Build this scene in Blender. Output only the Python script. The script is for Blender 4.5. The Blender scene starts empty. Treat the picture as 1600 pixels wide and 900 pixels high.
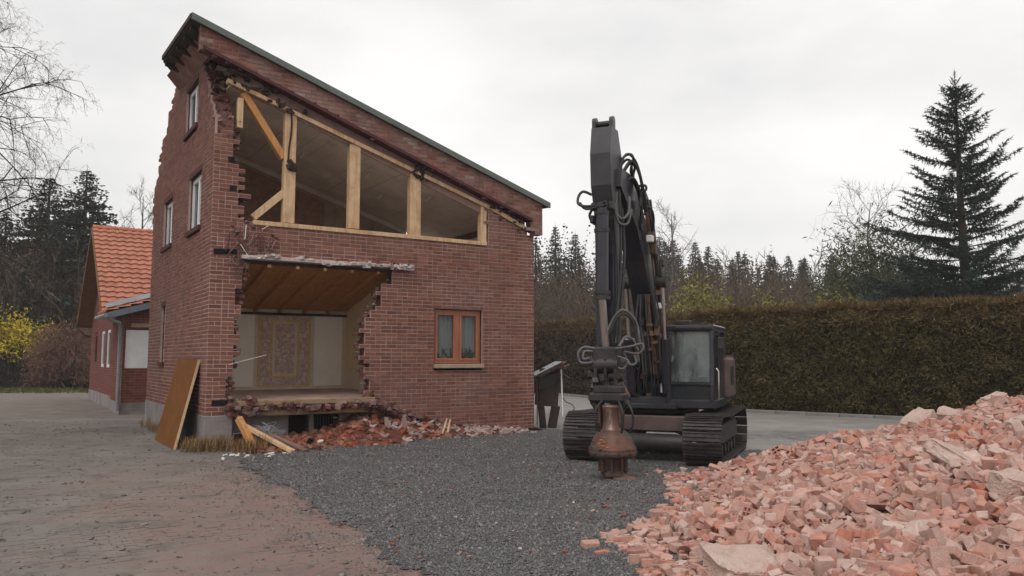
import bpy, bmesh, math, random
import numpy as np
from mathutils import Vector, Matrix, Euler, noise as mnoise

R = math.radians
SC = bpy.context.scene
COL = SC.collection
rng = random.Random(7)

# ------------------------------------------------------------------ camera
cam_d = bpy.data.cameras.new("camera")
cam = bpy.data.objects.new("camera", cam_d)
COL.objects.link(cam)
cam_d.sensor_width = 36.0
cam_d.lens = 36.0 * 1230.0 / 1600.0
cam_d.clip_start = 0.05
cam_d.clip_end = 3000.0
cam.location = (0, 0, 1.75)
cam.rotation_euler = (R(90 + 5.11), 0, 0)
SC.camera = cam

# ------------------------------------------------------------------ sky and sun (overcast day)
SUN_EL, SUN_AZ = R(52), R(200)      # azimuth clockwise from +Y
world = bpy.data.worlds.new("World")
SC.world = world
world.use_nodes = True
wn = world.node_tree
wn.nodes.clear()
w_out = wn.nodes.new("ShaderNodeOutputWorld")
w_bg = wn.nodes.new("ShaderNodeBackground")
w_sky = wn.nodes.new("ShaderNodeTexSky")
w_sky.sky_type = 'NISHITA'
w_sky.sun_disc = False
w_sky.sun_elevation = SUN_EL
w_sky.sun_rotation = SUN_AZ
w_hsv = wn.nodes.new("ShaderNodeHueSaturation")
w_hsv.inputs["Saturation"].default_value = 0.35
w_tc = wn.nodes.new("ShaderNodeTexCoord")
w_map = wn.nodes.new("ShaderNodeMapping")
w_map.inputs["Scale"].default_value = (1.0, 1.0, 2.4)
w_noise = wn.nodes.new("ShaderNodeTexNoise")
w_noise.inputs["Scale"].default_value = 1.7
w_noise.inputs["Detail"].default_value = 5
w_noise.inputs["Roughness"].default_value = 0.5
w_ramp = wn.nodes.new("ShaderNodeValToRGB")
w_ramp.color_ramp.elements[0].position = 0.34
w_ramp.color_ramp.elements[0].color = (0.65, 0.645, 0.65, 1)
w_ramp.color_ramp.elements[1].position = 0.68
w_ramp.color_ramp.elements[1].color = (0.98, 0.965, 0.95, 1)
w_mul = wn.nodes.new("ShaderNodeVectorMath")
w_mul.operation = 'SCALE'
w_mul.inputs["Scale"].default_value = 10.0
w_mix = wn.nodes.new("ShaderNodeMix")
w_mix.data_type = 'RGBA'
w_mix.inputs["Factor"].default_value = 0.93
L = wn.links.new
L(w_tc.outputs["Generated"], w_map.inputs["Vector"])
L(w_map.outputs["Vector"], w_noise.inputs["Vector"])
L(w_noise.outputs["Fac"], w_ramp.inputs["Fac"])
L(w_ramp.outputs["Color"], w_mul.inputs[0])
L(w_sky.outputs["Color"], w_hsv.inputs["Color"])
L(w_hsv.outputs["Color"], w_mix.inputs["A"])
L(w_mul.outputs["Vector"], w_mix.inputs["B"])
L(w_mix.outputs["Result"], w_bg.inputs["Color"])
L(w_bg.outputs["Background"], w_out.inputs["Surface"])
w_bg.inputs["Strength"].default_value = 0.112

sun_d = bpy.data.lights.new("sun", 'SUN')
sun_d.energy = 1.15
sun_d.angle = R(22)
sun_d.color = (1.0, 0.96, 0.91)
sun = bpy.data.objects.new("sun", sun_d)
COL.objects.link(sun)
sdir = Vector((math.sin(SUN_AZ) * math.cos(SUN_EL), math.cos(SUN_AZ) * math.cos(SUN_EL), math.sin(SUN_EL)))
sun.rotation_euler = sdir.to_track_quat('Z', 'Y').to_euler()

SC.view_settings.view_transform = 'Standard'
SC.view_settings.look = 'None'
SC.view_settings.exposure = 0.0
SC.view_settings.gamma = 1.0
SC.view_settings.use_curve_mapping = False
SC.cycles.max_bounces = 10
SC.cycles.diffuse_bounces = 8
SC.cycles.volume_bounces = 0
SC.cycles.use_adaptive_sampling = True

# ------------------------------------------------------------------ materials
def lin(c):
    return tuple((x / 255 / 12.92) if x / 255 <= 0.04045 else ((x / 255 + 0.055) / 1.055) ** 2.4 for x in c)

def mat(name, cols, scale=3.0, rough=0.85, bump=0.2, bscale=None, mode='noise', metal=0.0, spec=0.3,
        dirt=None, dirt_scale=1.2, dirt_amt=0.5, detail=6, stretch=None, bdist=0.02):
    """cols: list of linear colours blended by noise ('noise'), per island ('island') or per object ('object')."""
    m = bpy.data.materials.new(name)
    m.use_nodes = True
    nt = m.node_tree
    b = nt.nodes["Principled BSDF"]
    b.inputs["Roughness"].default_value = rough
    b.inputs["Metallic"].default_value = metal
    b.inputs["Specular IOR Level"].default_value = spec
    tc = nt.nodes.new("ShaderNodeTexCoord")
    mp = nt.nodes.new("ShaderNodeMapping")
    if stretch:
        mp.inputs["Scale"].default_value = stretch
    nt.links.new(tc.outputs["Object"], mp.inputs["Vector"])
    n1 = nt.nodes.new("ShaderNodeTexNoise")
    n1.inputs["Scale"].default_value = scale
    n1.inputs["Detail"].default_value = detail
    n1.inputs["Roughness"].default_value = 0.62
    nt.links.new(mp.outputs["Vector"], n1.inputs["Vector"])
    rp = nt.nodes.new("ShaderNodeValToRGB")
    rp.color_ramp.interpolation = 'LINEAR'
    n = len(cols)
    els = rp.color_ramp.elements
    while len(els) < n:
        els.new(0.5)
    lo, hi = (0.3, 0.7) if mode == 'noise' else (0.0, 1.0)
    for i, c in enumerate(cols):
        els[i].position = lo + (hi - lo) * i / max(1, n - 1)
        els[i].color = (*c[:3], 1)
    if mode == 'noise':
        nt.links.new(n1.outputs["Fac"], rp.inputs["Fac"])
        col = rp.outputs["Color"]
    else:
        if mode == 'island':
            g = nt.nodes.new("ShaderNodeNewGeometry"); src = g.outputs["Random Per Island"]
        else:
            g = nt.nodes.new("ShaderNodeObjectInfo"); src = g.outputs["Random"]
        nt.links.new(src, rp.inputs["Fac"])
        mr = nt.nodes.new("ShaderNodeMapRange")
        mr.inputs["From Min"].default_value = 0.3; mr.inputs["From Max"].default_value = 0.7
        mr.inputs["To Min"].default_value = 0.78; mr.inputs["To Max"].default_value = 1.22
        nt.links.new(n1.outputs["Fac"], mr.inputs["Value"])
        vm = nt.nodes.new("ShaderNodeVectorMath"); vm.operation = 'SCALE'
        nt.links.new(rp.outputs["Color"], vm.inputs[0]); nt.links.new(mr.outputs["Result"], vm.inputs["Scale"])
        col = vm.outputs["Vector"]
    if dirt:
        n2 = nt.nodes.new("ShaderNodeTexNoise")
        n2.inputs["Scale"].default_value = dirt_scale; n2.inputs["Detail"].default_value = 7
        n2.inputs["Roughness"].default_value = 0.7
        nt.links.new(tc.outputs["Object"], n2.inputs["Vector"])
        r2 = nt.nodes.new("ShaderNodeMapRange")
        r2.inputs["From Min"].default_value = 0.45; r2.inputs["From Max"].default_value = 0.68
        r2.inputs["To Min"].default_value = 0; r2.inputs["To Max"].default_value = dirt_amt
        nt.links.new(n2.outputs["Fac"], r2.inputs["Value"])
        mx = nt.nodes.new("ShaderNodeMix"); mx.data_type = 'RGBA'
        nt.links.new(r2.outputs["Result"], mx.inputs["Factor"])
        nt.links.new(col, mx.inputs["A"]); mx.inputs["B"].default_value = (*dirt[:3], 1)
        col = mx.outputs["Result"]
    nt.links.new(col, b.inputs["Base Color"])
    if bump:
        nb = nt.nodes.new("ShaderNodeTexNoise")
        nb.inputs["Scale"].default_value = bscale or scale * 6
        nb.inputs["Detail"].default_value = 5
        nt.links.new(mp.outputs["Vector"], nb.inputs["Vector"])
        bp = nt.nodes.new("ShaderNodeBump")
        bp.inputs["Strength"].default_value = bump
        bp.inputs["Distance"].default_value = bdist
        nt.links.new(nb.outputs["Fac"], bp.inputs["Height"])
        nt.links.new(bp.outputs["Normal"], b.inputs["Normal"])
    return m

M = {}
BR = [(0.150, 0.052, 0.036), (0.220, 0.081, 0.056), (0.178, 0.066, 0.046), (0.262, 0.105, 0.073), (0.202, 0.083, 0.060), (0.132, 0.051, 0.039), (0.228, 0.096, 0.069)]
M['brick'] = mat('wall_brick', BR, 9, 0.9, 0.25, mode='island', dirt=(0.19, 0.128, 0.105), dirt_scale=0.55, dirt_amt=0.45)
M['brick_single'] = mat('wall_brick_single', BR, 9, 0.9, 0.25, mode='object', dirt=(0.19, 0.13, 0.12), dirt_scale=5, dirt_amt=0.35)
M['mortar'] = mat('mortar', [(0.34, 0.235, 0.205), (0.50, 0.37, 0.33)], 1.1, 0.95, 0.3, dirt=(0.22, 0.13, 0.11), dirt_scale=0.5, dirt_amt=0.5)
M['band_brick'] = mat('weathered_brick', BR + [(0.30, 0.19, 0.17)], 9, 0.9, 0.25, mode='island', dirt=(0.36, 0.29, 0.27), dirt_scale=0.8, dirt_amt=0.6)
M['band_mortar'] = mat('weathered_mortar', [(0.16, 0.11, 0.10), (0.30, 0.23, 0.21)], 2.0, 0.95, 0.3)
M['core'] = mat('torn_masonry', [(0.05, 0.02, 0.018), (0.14, 0.05, 0.04), (0.20, 0.11, 0.095), (0.10, 0.04, 0.035)], 7, 0.95, 0.7, bdist=0.05)
M['core_chunk'] = mat('torn_masonry_chunk', [(0.09, 0.035, 0.03), (0.19, 0.07, 0.055), (0.10, 0.06, 0.055), (0.30, 0.2, 0.18), (0.07, 0.035, 0.03)], 9, 0.95, 0.5, mode='island')
M['plinth'] = mat('plinth_concrete', [(0.20, 0.175, 0.165), (0.34, 0.31, 0.30)], 2.2, 0.9, 0.3, dirt=(0.09, 0.075, 0.065), dirt_amt=0.6)
M['trim_green'] = mat('roof_trim', [(0.105, 0.122, 0.108), (0.145, 0.160, 0.145)], 2, 0.5, 0.05)
M['dark_wood'] = mat('dark_timber', [(0.02, 0.013, 0.012), (0.06, 0.038, 0.032)], 4, 0.85, 0.3)
M['flash_red'] = mat('dark_red_flashing', [(0.055, 0.012, 0.014), (0.10, 0.025, 0.026)], 3, 0.6, 0.1)
M['soffit_board'] = mat('stained_board', [(0.20, 0.11, 0.09), (0.33, 0.21, 0.175)], 1.5, 0.85, 0.2, dirt=(0.06, 0.035, 0.03), dirt_scale=1.5, dirt_amt=0.9)
M['pine'] = mat('pale_pine', [(0.46, 0.27, 0.135), (0.62, 0.42, 0.25), (0.68, 0.49, 0.32)], 2.2, 0.7, 0.12, stretch=(8, 8, 0.7), dirt=(0.30, 0.13, 0.05), dirt_scale=3.0, dirt_amt=0.5)
M['pine_orange'] = mat('orange_pine', [(0.42, 0.17, 0.05), (0.58, 0.30, 0.12)], 3, 0.7, 0.12, stretch=(6, 6, 0.8))
M['ceil_wood'] = mat('ceiling_wood', [(0.36, 0.155, 0.045), (0.52, 0.26, 0.085)], 2.0, 0.75, 0.15, stretch=(7, 0.5, 7))
M['ceil_white'] = mat('attic_board', [(0.64, 0.54, 0.47), (0.78, 0.68, 0.60)], 1.0, 0.85, 0.1, mode='noise', dirt=(0.34, 0.25, 0.21), dirt_scale=0.9, dirt_amt=0.5)
M['attic_wall'] = mat('attic_wall', [(0.32, 0.22, 0.17), (0.42, 0.31, 0.25)], 2, 0.9, 0.1, dirt=(0.09, 0.05, 0.04), dirt_amt=0.5)
M['attic_paper'] = mat('attic_paper', [(0.20, 0.11, 0.08), (0.36, 0.22, 0.15)], 5, 0.9, 0.1)
M['plaster'] = mat('plaster_panel', [(0.76, 0.71, 0.63), (0.84, 0.79, 0.72)], 1.2, 0.9, 0.08, dirt=(0.50, 0.42, 0.36), dirt_amt=0.35)
M['plaster_yellow'] = mat('yellowed_plaster', [(0.60, 0.47, 0.27), (0.72, 0.60, 0.38)], 1.2, 0.9, 0.08, dirt=(0.40, 0.25, 0.15), dirt_amt=0.5)
M['paper_gold'] = mat('gold_border', [(0.48, 0.31, 0.12), (0.64, 0.46, 0.22)], 10, 0.75, 0.08)
M['paper_beige'] = mat('beige_wallpaper', [(0.55, 0.43, 0.32), (0.68, 0.56, 0.44)], 4, 0.9, 0.05)
M['paper_floral'] = mat('floral_wallpaper', [(0.36, 0.34, 0.32), (0.54, 0.43, 0.38), (0.44, 0.24, 0.20), (0.62, 0.54, 0.46), (0.40, 0.38, 0.36)], 9, 0.9, 0.05, detail=3)
M['floor_dust'] = mat('dusty_floor', [(0.36, 0.25, 0.21), (0.52, 0.39, 0.33)], 2, 0.95, 0.2, dirt=(0.20, 0.10, 0.08), dirt_amt=0.5)
M['slab'] = mat('slab_edge', [(0.16, 0.10, 0.06), (0.32, 0.22, 0.13), (0.10, 0.06, 0.04)], 3, 0.9, 0.5)
M['white_lintel'] = mat('white_lintel', [(0.48, 0.42, 0.40), (0.70, 0.66, 0.63)], 3, 0.85, 0.3, dirt=(0.25, 0.09, 0.07), dirt_scale=3, dirt_amt=0.9)
M['white_frame'] = mat('white_frame', [(0.74, 0.74, 0.76), (0.82, 0.82, 0.83)], 2, 0.45, 0.02, spec=0.5)
M['orange_frame'] = mat('orange_window_wood', [(0.28, 0.086, 0.038), (0.39, 0.138, 0.068)], 3, 0.45, 0.1, stretch=(3, 3, 0.6), spec=0.5)
M['sill_stone'] = mat('sill_stone', [(0.32, 0.22, 0.14), (0.44, 0.33, 0.24)], 4, 0.8, 0.2)
M['brick_sill'] = mat('brick_sill', [(0.06, 0.022, 0.02), (0.11, 0.042, 0.036)], 6, 0.85, 0.3)
M['curtain'] = mat('net_curtain', [(0.58, 0.57, 0.56), (0.74, 0.73, 0.72)], 2.0, 0.9, 0.1, stretch=(14, 14, 0.4))
M['grey_curtain'] = mat('grey_net_curtain', [(0.36, 0.35, 0.345), (0.50, 0.49, 0.485)], 2.0, 0.9, 0.1, stretch=(14, 14, 0.4))
M['black'] = mat('void_dark_paint', [(0.006, 0.006, 0.006), (0.012, 0.011, 0.010)], 3, 0.95, 0)  # near-black colour painting the darkness of holes and rooms
M['paver'] = mat('paver', [(0.200, 0.176, 0.160), (0.262, 0.232, 0.212), (0.225, 0.195, 0.182), (0.285, 0.258, 0.236)], 5, 0.8, 0.3, mode='island')
M['board_panel'] = mat('brown_board', [(0.135, 0.050, 0.012), (0.225, 0.090, 0.024)], 2.0, 0.85, 0.25, spec=0.1, stretch=(9, 9, 0.5), dirt=(0.13, 0.05, 0.015), dirt_scale=1.5, dirt_amt=0.5)
M['board_edge'] = mat('board_edge', [(0.50, 0.33, 0.18), (0.62, 0.45, 0.28)], 3, 0.8, 0.1)
M['tile'] = mat('roof_tile', [(0.36, 0.140, 0.088), (0.48, 0.195, 0.125), (0.41, 0.165, 0.105)], 6, 0.7, 0.15, mode='object', dirt=(0.30, 0.14, 0.10), dirt_amt=0.3)
M['tile_joined'] = mat('roof_tile_joined', [(0.41, 0.145, 0.08), (0.52, 0.195, 0.112)], 6, 0.7, 0.15, mode='island')
M['zinc'] = mat('zinc_sheet', [(0.20, 0.21, 0.23), (0.32, 0.335, 0.355)], 2, 0.5, 0.05, metal=0.2)
M['slate_fascia'] = mat('slate_fascia', [(0.13, 0.15, 0.18), (0.19, 0.21, 0.25)], 2, 0.6, 0.05)
M['white_board'] = mat('white_board', [(0.62, 0.62, 0.62), (0.74, 0.74, 0.74)], 2, 0.7, 0.02)
M['annex_brick'] = mat('annex_brick', [(0.13, 0.034, 0.026), (0.21, 0.06, 0.045), (0.17, 0.046, 0.036)], 8, 0.9, 0.2, mode='island')
M['annex_mortar'] = mat('annex_mortar', [(0.17, 0.10, 0.09), (0.25, 0.16, 0.145)], 5, 0.95, 0.2)
M['soffit_wood'] = mat('soffit_wood', [(0.13, 0.062, 0.024), (0.22, 0.115, 0.05)], 2, 0.8, 0.1, stretch=(6, 6, 0.6))
M['brown_door'] = mat('brown_frame', [(0.07, 0.03, 0.02), (0.11, 0.05, 0.03)], 3, 0.6, 0.05)
# excavator
M['paint'] = mat('charcoal_paint', [(0.012, 0.013, 0.022), (0.022, 0.023, 0.034)], 2.0, 0.30, 0.05, spec=0.5, dirt=(0.060, 0.048, 0.044), dirt_scale=2.6, dirt_amt=0.6)
M['paint_grey'] = mat('grey_stick_paint', [(0.030, 0.030, 0.036), (0.056, 0.054, 0.060)], 2.0, 0.42, 0.05, spec=0.5, dirt=(0.030, 0.026, 0.027), dirt_scale=2.5, dirt_amt=0.8)
M['steel_dark'] = mat('dark_steel', [(0.012, 0.010, 0.011), (0.030, 0.026, 0.026)], 6, 0.5, 0.2, spec=0.5, dirt=(0.085, 0.058, 0.050), dirt_scale=4, dirt_amt=0.4)
M['shoe'] = mat('track_steel', [(0.014, 0.011, 0.011), (0.036, 0.029, 0.028)], 5, 0.5, 0.3, spec=0.5, dirt=(0.10, 0.068, 0.060), dirt_scale=5, dirt_amt=0.5)
M['chrome'] = mat('cylinder_rod', [(0.42, 0.39, 0.37), (0.55, 0.52, 0.50)], 3, 0.28, 0.0, metal=0.9)
M['rubber'] = mat('hose_rubber', [(0.014, 0.014, 0.016), (0.035, 0.034, 0.036)], 8, 0.55, 0.1, spec=0.5)
M['hose_grey'] = mat('worn_hose', [(0.07, 0.068, 0.07), (0.13, 0.125, 0.125)], 8, 0.5, 0.1, spec=0.5)
M['rust'] = mat('worn_rusty_steel', [(0.055, 0.040, 0.036), (0.17, 0.075, 0.046), (0.085, 0.058, 0.050), (0.25, 0.13, 0.09)], 3.5, 0.55, 0.35, metal=0.15, dirt=(0.07, 0.055, 0.05), dirt_scale=3.5, dirt_amt=0.8)
M['bright_steel'] = mat('scuffed_steel', [(0.085, 0.050, 0.040), (0.18, 0.105, 0.085), (0.58, 0.46, 0.41)], 3.2, 0.45, 0.35, metal=0.35, stretch=(3, 3, 0.5))
M['dusty_rust'] = mat('dusty_counterweight', [(0.075, 0.052, 0.048), (0.15, 0.10, 0.09)], 3, 0.7, 0.1)
M['rusty_part'] = mat('rusty_fitting', [(0.085, 0.045, 0.032), (0.19, 0.12, 0.085)], 8, 0.6, 0.2)
M['seat'] = mat('seat_cloth', [(0.03, 0.03, 0.032), (0.06, 0.058, 0.058)], 6, 0.9, 0.1)
M['lit_cab'] = mat('lit_cab_grey', [(0.34, 0.37, 0.35), (0.50, 0.53, 0.51)], 3, 0.8, 0.1, stretch=(1, 1, 3))  # pale grey-green painting the daylight inside the cab
M['orange_mark'] = mat('orange_paint_mark', [(0.50, 0.13, 0.03), (0.62, 0.2, 0.06)], 9, 0.6, 0.05)
# rubble
RB = [(0.46, 0.27, 0.225), (0.58, 0.42, 0.37), (0.48, 0.23, 0.175), (0.52, 0.29, 0.23), (0.36, 0.20, 0.165), (0.57, 0.35, 0.29), (0.48, 0.175, 0.11), (0.43, 0.28, 0.24), (0.63, 0.48, 0.42), (0.46, 0.235, 0.18), (0.33, 0.15, 0.115), (0.54, 0.33, 0.275)]
M['rubble'] = mat('rubble_brick', RB, 14, 0.95, 0.45, mode='island', dirt=(0.50, 0.345, 0.29), dirt_scale=3.0, dirt_amt=0.7)
M['rubble_single'] = mat('rubble_brick_single', RB, 14, 0.95, 0.45, mode='object', dirt=(0.52, 0.36, 0.305), dirt_scale=7.0, dirt_amt=0.8)
M['rubble_core'] = mat('rubble_dust', [(0.26, 0.125, 0.095), (0.40, 0.235, 0.19)], 9, 0.95, 0.8, bdist=0.05)
M['slab_chunk'] = mat('mortar_slab', [(0.44, 0.30, 0.25), (0.56, 0.42, 0.36), (0.62, 0.50, 0.44)], 7, 0.95, 0.7, dirt=(0.48, 0.22, 0.16), dirt_scale=4, dirt_amt=0.5, bdist=0.04)
M['red_rubble'] = mat('red_rubble', [(0.20, 0.055, 0.03), (0.30, 0.095, 0.055), (0.12, 0.04, 0.027), (0.28, 0.15, 0.105), (0.15, 0.045, 0.03)], 9, 0.95, 0.4, mode='island')
M['red_rubble_single'] = mat('red_rubble_single', [(0.26, 0.07, 0.036), (0.36, 0.12, 0.07), (0.30, 0.16, 0.11)], 9, 0.95, 0.4, mode='object')
M['red_soil'] = mat('red_brick_soil', [(0.10, 0.032, 0.022), (0.19, 0.065, 0.045)], 6, 0.95, 0.8, bdist=0.05)
M['pale_rubble'] = mat('pale_mortar_rubble', [(0.30, 0.22, 0.20), (0.46, 0.36, 0.33), (0.22, 0.12, 0.10), (0.38, 0.26, 0.23)], 9, 0.95, 0.4, mode='island')
M['gravel'] = mat('gravel_stone', [(0.055, 0.054, 0.056), (0.135, 0.129, 0.128), (0.090, 0.088, 0.089), (0.18, 0.169, 0.164), (0.115, 0.111, 0.111), (0.27, 0.25, 0.24)], 9, 0.7, 0.3, mode='island')
# vegetation
M['bark'] = mat('bark', [(0.040, 0.032, 0.028), (0.085, 0.068, 0.058)], 6, 0.95, 0.5)
M['bark_pale'] = mat('pale_bark', [(0.10, 0.085, 0.075), (0.17, 0.145, 0.13)], 6, 0.95, 0.4)
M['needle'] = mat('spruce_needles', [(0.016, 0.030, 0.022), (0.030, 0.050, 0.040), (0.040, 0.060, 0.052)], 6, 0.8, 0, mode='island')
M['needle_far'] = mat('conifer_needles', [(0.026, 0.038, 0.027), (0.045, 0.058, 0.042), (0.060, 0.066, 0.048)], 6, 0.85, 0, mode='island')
M['needle_hazy'] = mat('haze_tinted_needles', [(0.040, 0.050, 0.040), (0.060, 0.068, 0.056), (0.075, 0.075, 0.062)], 6, 0.9, 0, mode='island')  # needles lightened and greyed, haze put into the colour
M['pine_green'] = mat('pine_foliage', [(0.040, 0.055, 0.025), (0.075, 0.085, 0.040), (0.09, 0.085, 0.04)], 6, 0.85, 0, mode='island')
M['hedge'] = mat('hedge_leaves', [(0.034, 0.036, 0.012), (0.070, 0.060, 0.020), (0.100, 0.066, 0.022), (0.14, 0.088, 0.030), (0.056, 0.058, 0.018), (0.11, 0.078, 0.028)], 6, 0.85, 0, mode='island')
M['hedge_top'] = mat('hedge_bronze_tips', [(0.105, 0.066, 0.022), (0.155, 0.088, 0.030), (0.085, 0.070, 0.024)], 6, 0.85, 0, mode='island')
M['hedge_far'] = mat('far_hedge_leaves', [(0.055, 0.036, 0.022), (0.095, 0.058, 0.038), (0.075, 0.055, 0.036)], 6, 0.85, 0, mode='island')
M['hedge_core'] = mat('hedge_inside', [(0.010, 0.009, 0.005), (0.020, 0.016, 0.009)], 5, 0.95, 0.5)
M['yellow'] = mat('forsythia_flowers', [(0.42, 0.30, 0.015), (0.58, 0.44, 0.03), (0.30, 0.24, 0.03)], 6, 0.8, 0, mode='island')
M['yellow_green'] = mat('yellow_green_leaves', [(0.19, 0.175, 0.025), (0.27, 0.235, 0.04), (0.13, 0.125, 0.03)], 6, 0.8, 0, mode='island')
M['brown_leaf'] = mat('brown_twigs', [(0.11, 0.056, 0.043), (0.19, 0.098, 0.075), (0.15, 0.088, 0.070)], 6, 0.9, 0, mode='island')
M['thicket'] = mat('thicket_stems', [(0.080, 0.055, 0.040), (0.13, 0.086, 0.060), (0.16, 0.115, 0.085)], 6, 0.95, 0, mode='island')
M['twig_grey'] = mat('grey_twigs', [(0.085, 0.075, 0.068), (0.13, 0.115, 0.105)], 6, 0.95, 0, mode='island')
M['grass'] = mat('grass_blades', [(0.055, 0.070, 0.020), (0.12, 0.115, 0.040), (0.085, 0.090, 0.03)], 6, 0.85, 0, mode='island')
M['straw'] = mat('dry_straw', [(0.24, 0.145, 0.065), (0.34, 0.22, 0.10), (0.17, 0.095, 0.045), (0.12, 0.10, 0.035)], 6, 0.85, 0, mode='island')
M['soil'] = mat('field_ground', [(0.075, 0.065, 0.035), (0.13, 0.10, 0.06)], 0.8, 0.95, 0.5, dirt=(0.09, 0.06, 0.04), dirt_scale=0.3, dirt_amt=0.6)
M['kerb'] = mat('kerb_concrete', [(0.17, 0.16, 0.15), (0.25, 0.235, 0.22)], 4, 0.9, 0.2)

def ground_mat(name, fn):
    m = bpy.data.materials.new(name); m.use_nodes = True
    fn(m.node_tree, m.node_tree.nodes["Principled BSDF"])
    return m

def _noise(nt, vec, scale, detail=6, rough=0.6):
    n = nt.nodes.new("ShaderNodeTexNoise"); n.inputs["Scale"].default_value = scale
    n.inputs["Detail"].default_value = detail; n.inputs["Roughness"].default_value = rough
    nt.links.new(vec, n.inputs["Vector"]); return n.outputs["Fac"]

def _range(nt, v, a, b, c=0.0, d=1.0):
    n = nt.nodes.new("ShaderNodeMapRange")
    n.inputs["From Min"].default_value = a; n.inputs["From Max"].default_value = b
    n.inputs["To Min"].default_value = c; n.inputs["To Max"].default_value = d
    nt.links.new(v, n.inputs["Value"]); return n.outputs["Result"]

def _mix(nt, f, a, b):
    n = nt.nodes.new("ShaderNodeMix"); n.data_type = 'RGBA'
    nt.links.new(f, n.inputs["Factor"])
    for s, v in (("A", a), ("B", b)):
        if isinstance(v, tuple): n.inputs[s].default_value = (*v, 1)
        else: nt.links.new(v, n.inputs[s])
    return n.outputs["Result"]

def _math(nt, op, a, b):
    n = nt.nodes.new("ShaderNodeMath"); n.operation = op
    for i, v in enumerate((a, b)):
        if isinstance(v, (int, float)): n.inputs[i].default_value = v
        else: nt.links.new(v, n.inputs[i])
    return n.outputs[0]

def dusty(nt, b, rand_src):
    """court pavers: worn grey pavers with trodden dirt and a spill of pink brick dust towards the gravel"""
    tc = nt.nodes.new("ShaderNodeTexCoord"); v = tc.outputs["Object"]
    if rand_src == 'object':                     # single pavers: their own origin moves, so use the world position
        g0 = nt.nodes.new("ShaderNodeNewGeometry"); v = g0.outputs["Position"]
    rp = nt.nodes.new("ShaderNodeValToRGB")
    cols = [(0.140, 0.122, 0.114), (0.190, 0.168, 0.156), (0.165, 0.143, 0.133), (0.215, 0.193, 0.180)]
    while len(rp.color_ramp.elements) < 4: rp.color_ramp.elements.new(0.5)
    for i, c in enumerate(cols):
        rp.color_ramp.elements[i].position = i / 3; rp.color_ramp.elements[i].color = (*c, 1)
    if rand_src == 'object':
        o = nt.nodes.new("ShaderNodeObjectInfo"); nt.links.new(o.outputs["Random"], rp.inputs["Fac"])
    else:
        g = nt.nodes.new("ShaderNodeNewGeometry"); nt.links.new(g.outputs["Random Per Island"], rp.inputs["Fac"])
    film = _range(nt, _noise(nt, v, 1.1, 8, 0.68), 0.36, 0.60, 0.45, 0.95)
    c1 = _mix(nt, film, rp.outputs["Color"], _mix(nt, _range(nt, _noise(nt, v, 0.35, 5, 0.6), 0.38, 0.62), (0.180, 0.155, 0.136), (0.248, 0.220, 0.198)))
    dark = _range(nt, _noise(nt, v, 1.7, 9, 0.74), 0.51, 0.66, 0.0, 0.8)
    c2 = _mix(nt, dark, c1, (0.10, 0.086, 0.08))
    sx = nt.nodes.new("ShaderNodeSeparateXYZ"); nt.links.new(v, sx.inputs[0])
    # brick dust: a tongue running along the edge of the gravel
    edge = _math(nt, 'ADD', sx.outputs["X"], _math(nt, 'MULTIPLY', sx.outputs["Y"], 0.56))      # gravel edge is near 2.8
    wob = _math(nt, 'ADD', edge, _range(nt, _noise(nt, v, 0.9, 6, 0.65), 0.3, 0.7, -1.3, 1.3))
    dust = _range(nt, wob, -0.4, 2.4, 0.0, 0.9)
    near = _range(nt, sx.outputs["Y"], 14.5, 10.5, 0.0, 1.0)
    dust = _math(nt, 'MULTIPLY', dust, near)
    dust = _math(nt, 'MULTIPLY', dust, _range(nt, _noise(nt, v, 6.0, 7, 0.7), 0.36, 0.58, 0.35, 1.0))
    c3 = _mix(nt, dust, c2, (0.255, 0.155, 0.130))
    nt.links.new(c3, b.inputs["Base Color"])
    b.inputs["Roughness"].default_value = 0.82
    b.inputs["Specular IOR Level"].default_value = 0.3
    bp = nt.nodes.new("ShaderNodeBump"); bp.inputs["Strength"].default_value = 0.9; bp.inputs["Distance"].default_value = 0.03
    nt.links.new(_noise(nt, v, 14, 8, 0.74), bp.inputs["Height"]); nt.links.new(bp.outputs["Normal"], b.inputs["Normal"])
M['paver'] = ground_mat('court_paver', lambda nt, b: dusty(nt, b, 'island'))
M['paver_single'] = ground_mat('court_paver_single', lambda nt, b: dusty(nt, b, 'object'))
M['joint'] = mat('paver_joint_dirt', [(0.150, 0.124, 0.110), (0.235, 0.198, 0.176)], 1.5, 0.95, 0.6, dirt=(0.11, 0.10, 0.07), dirt_amt=0.4)

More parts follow.
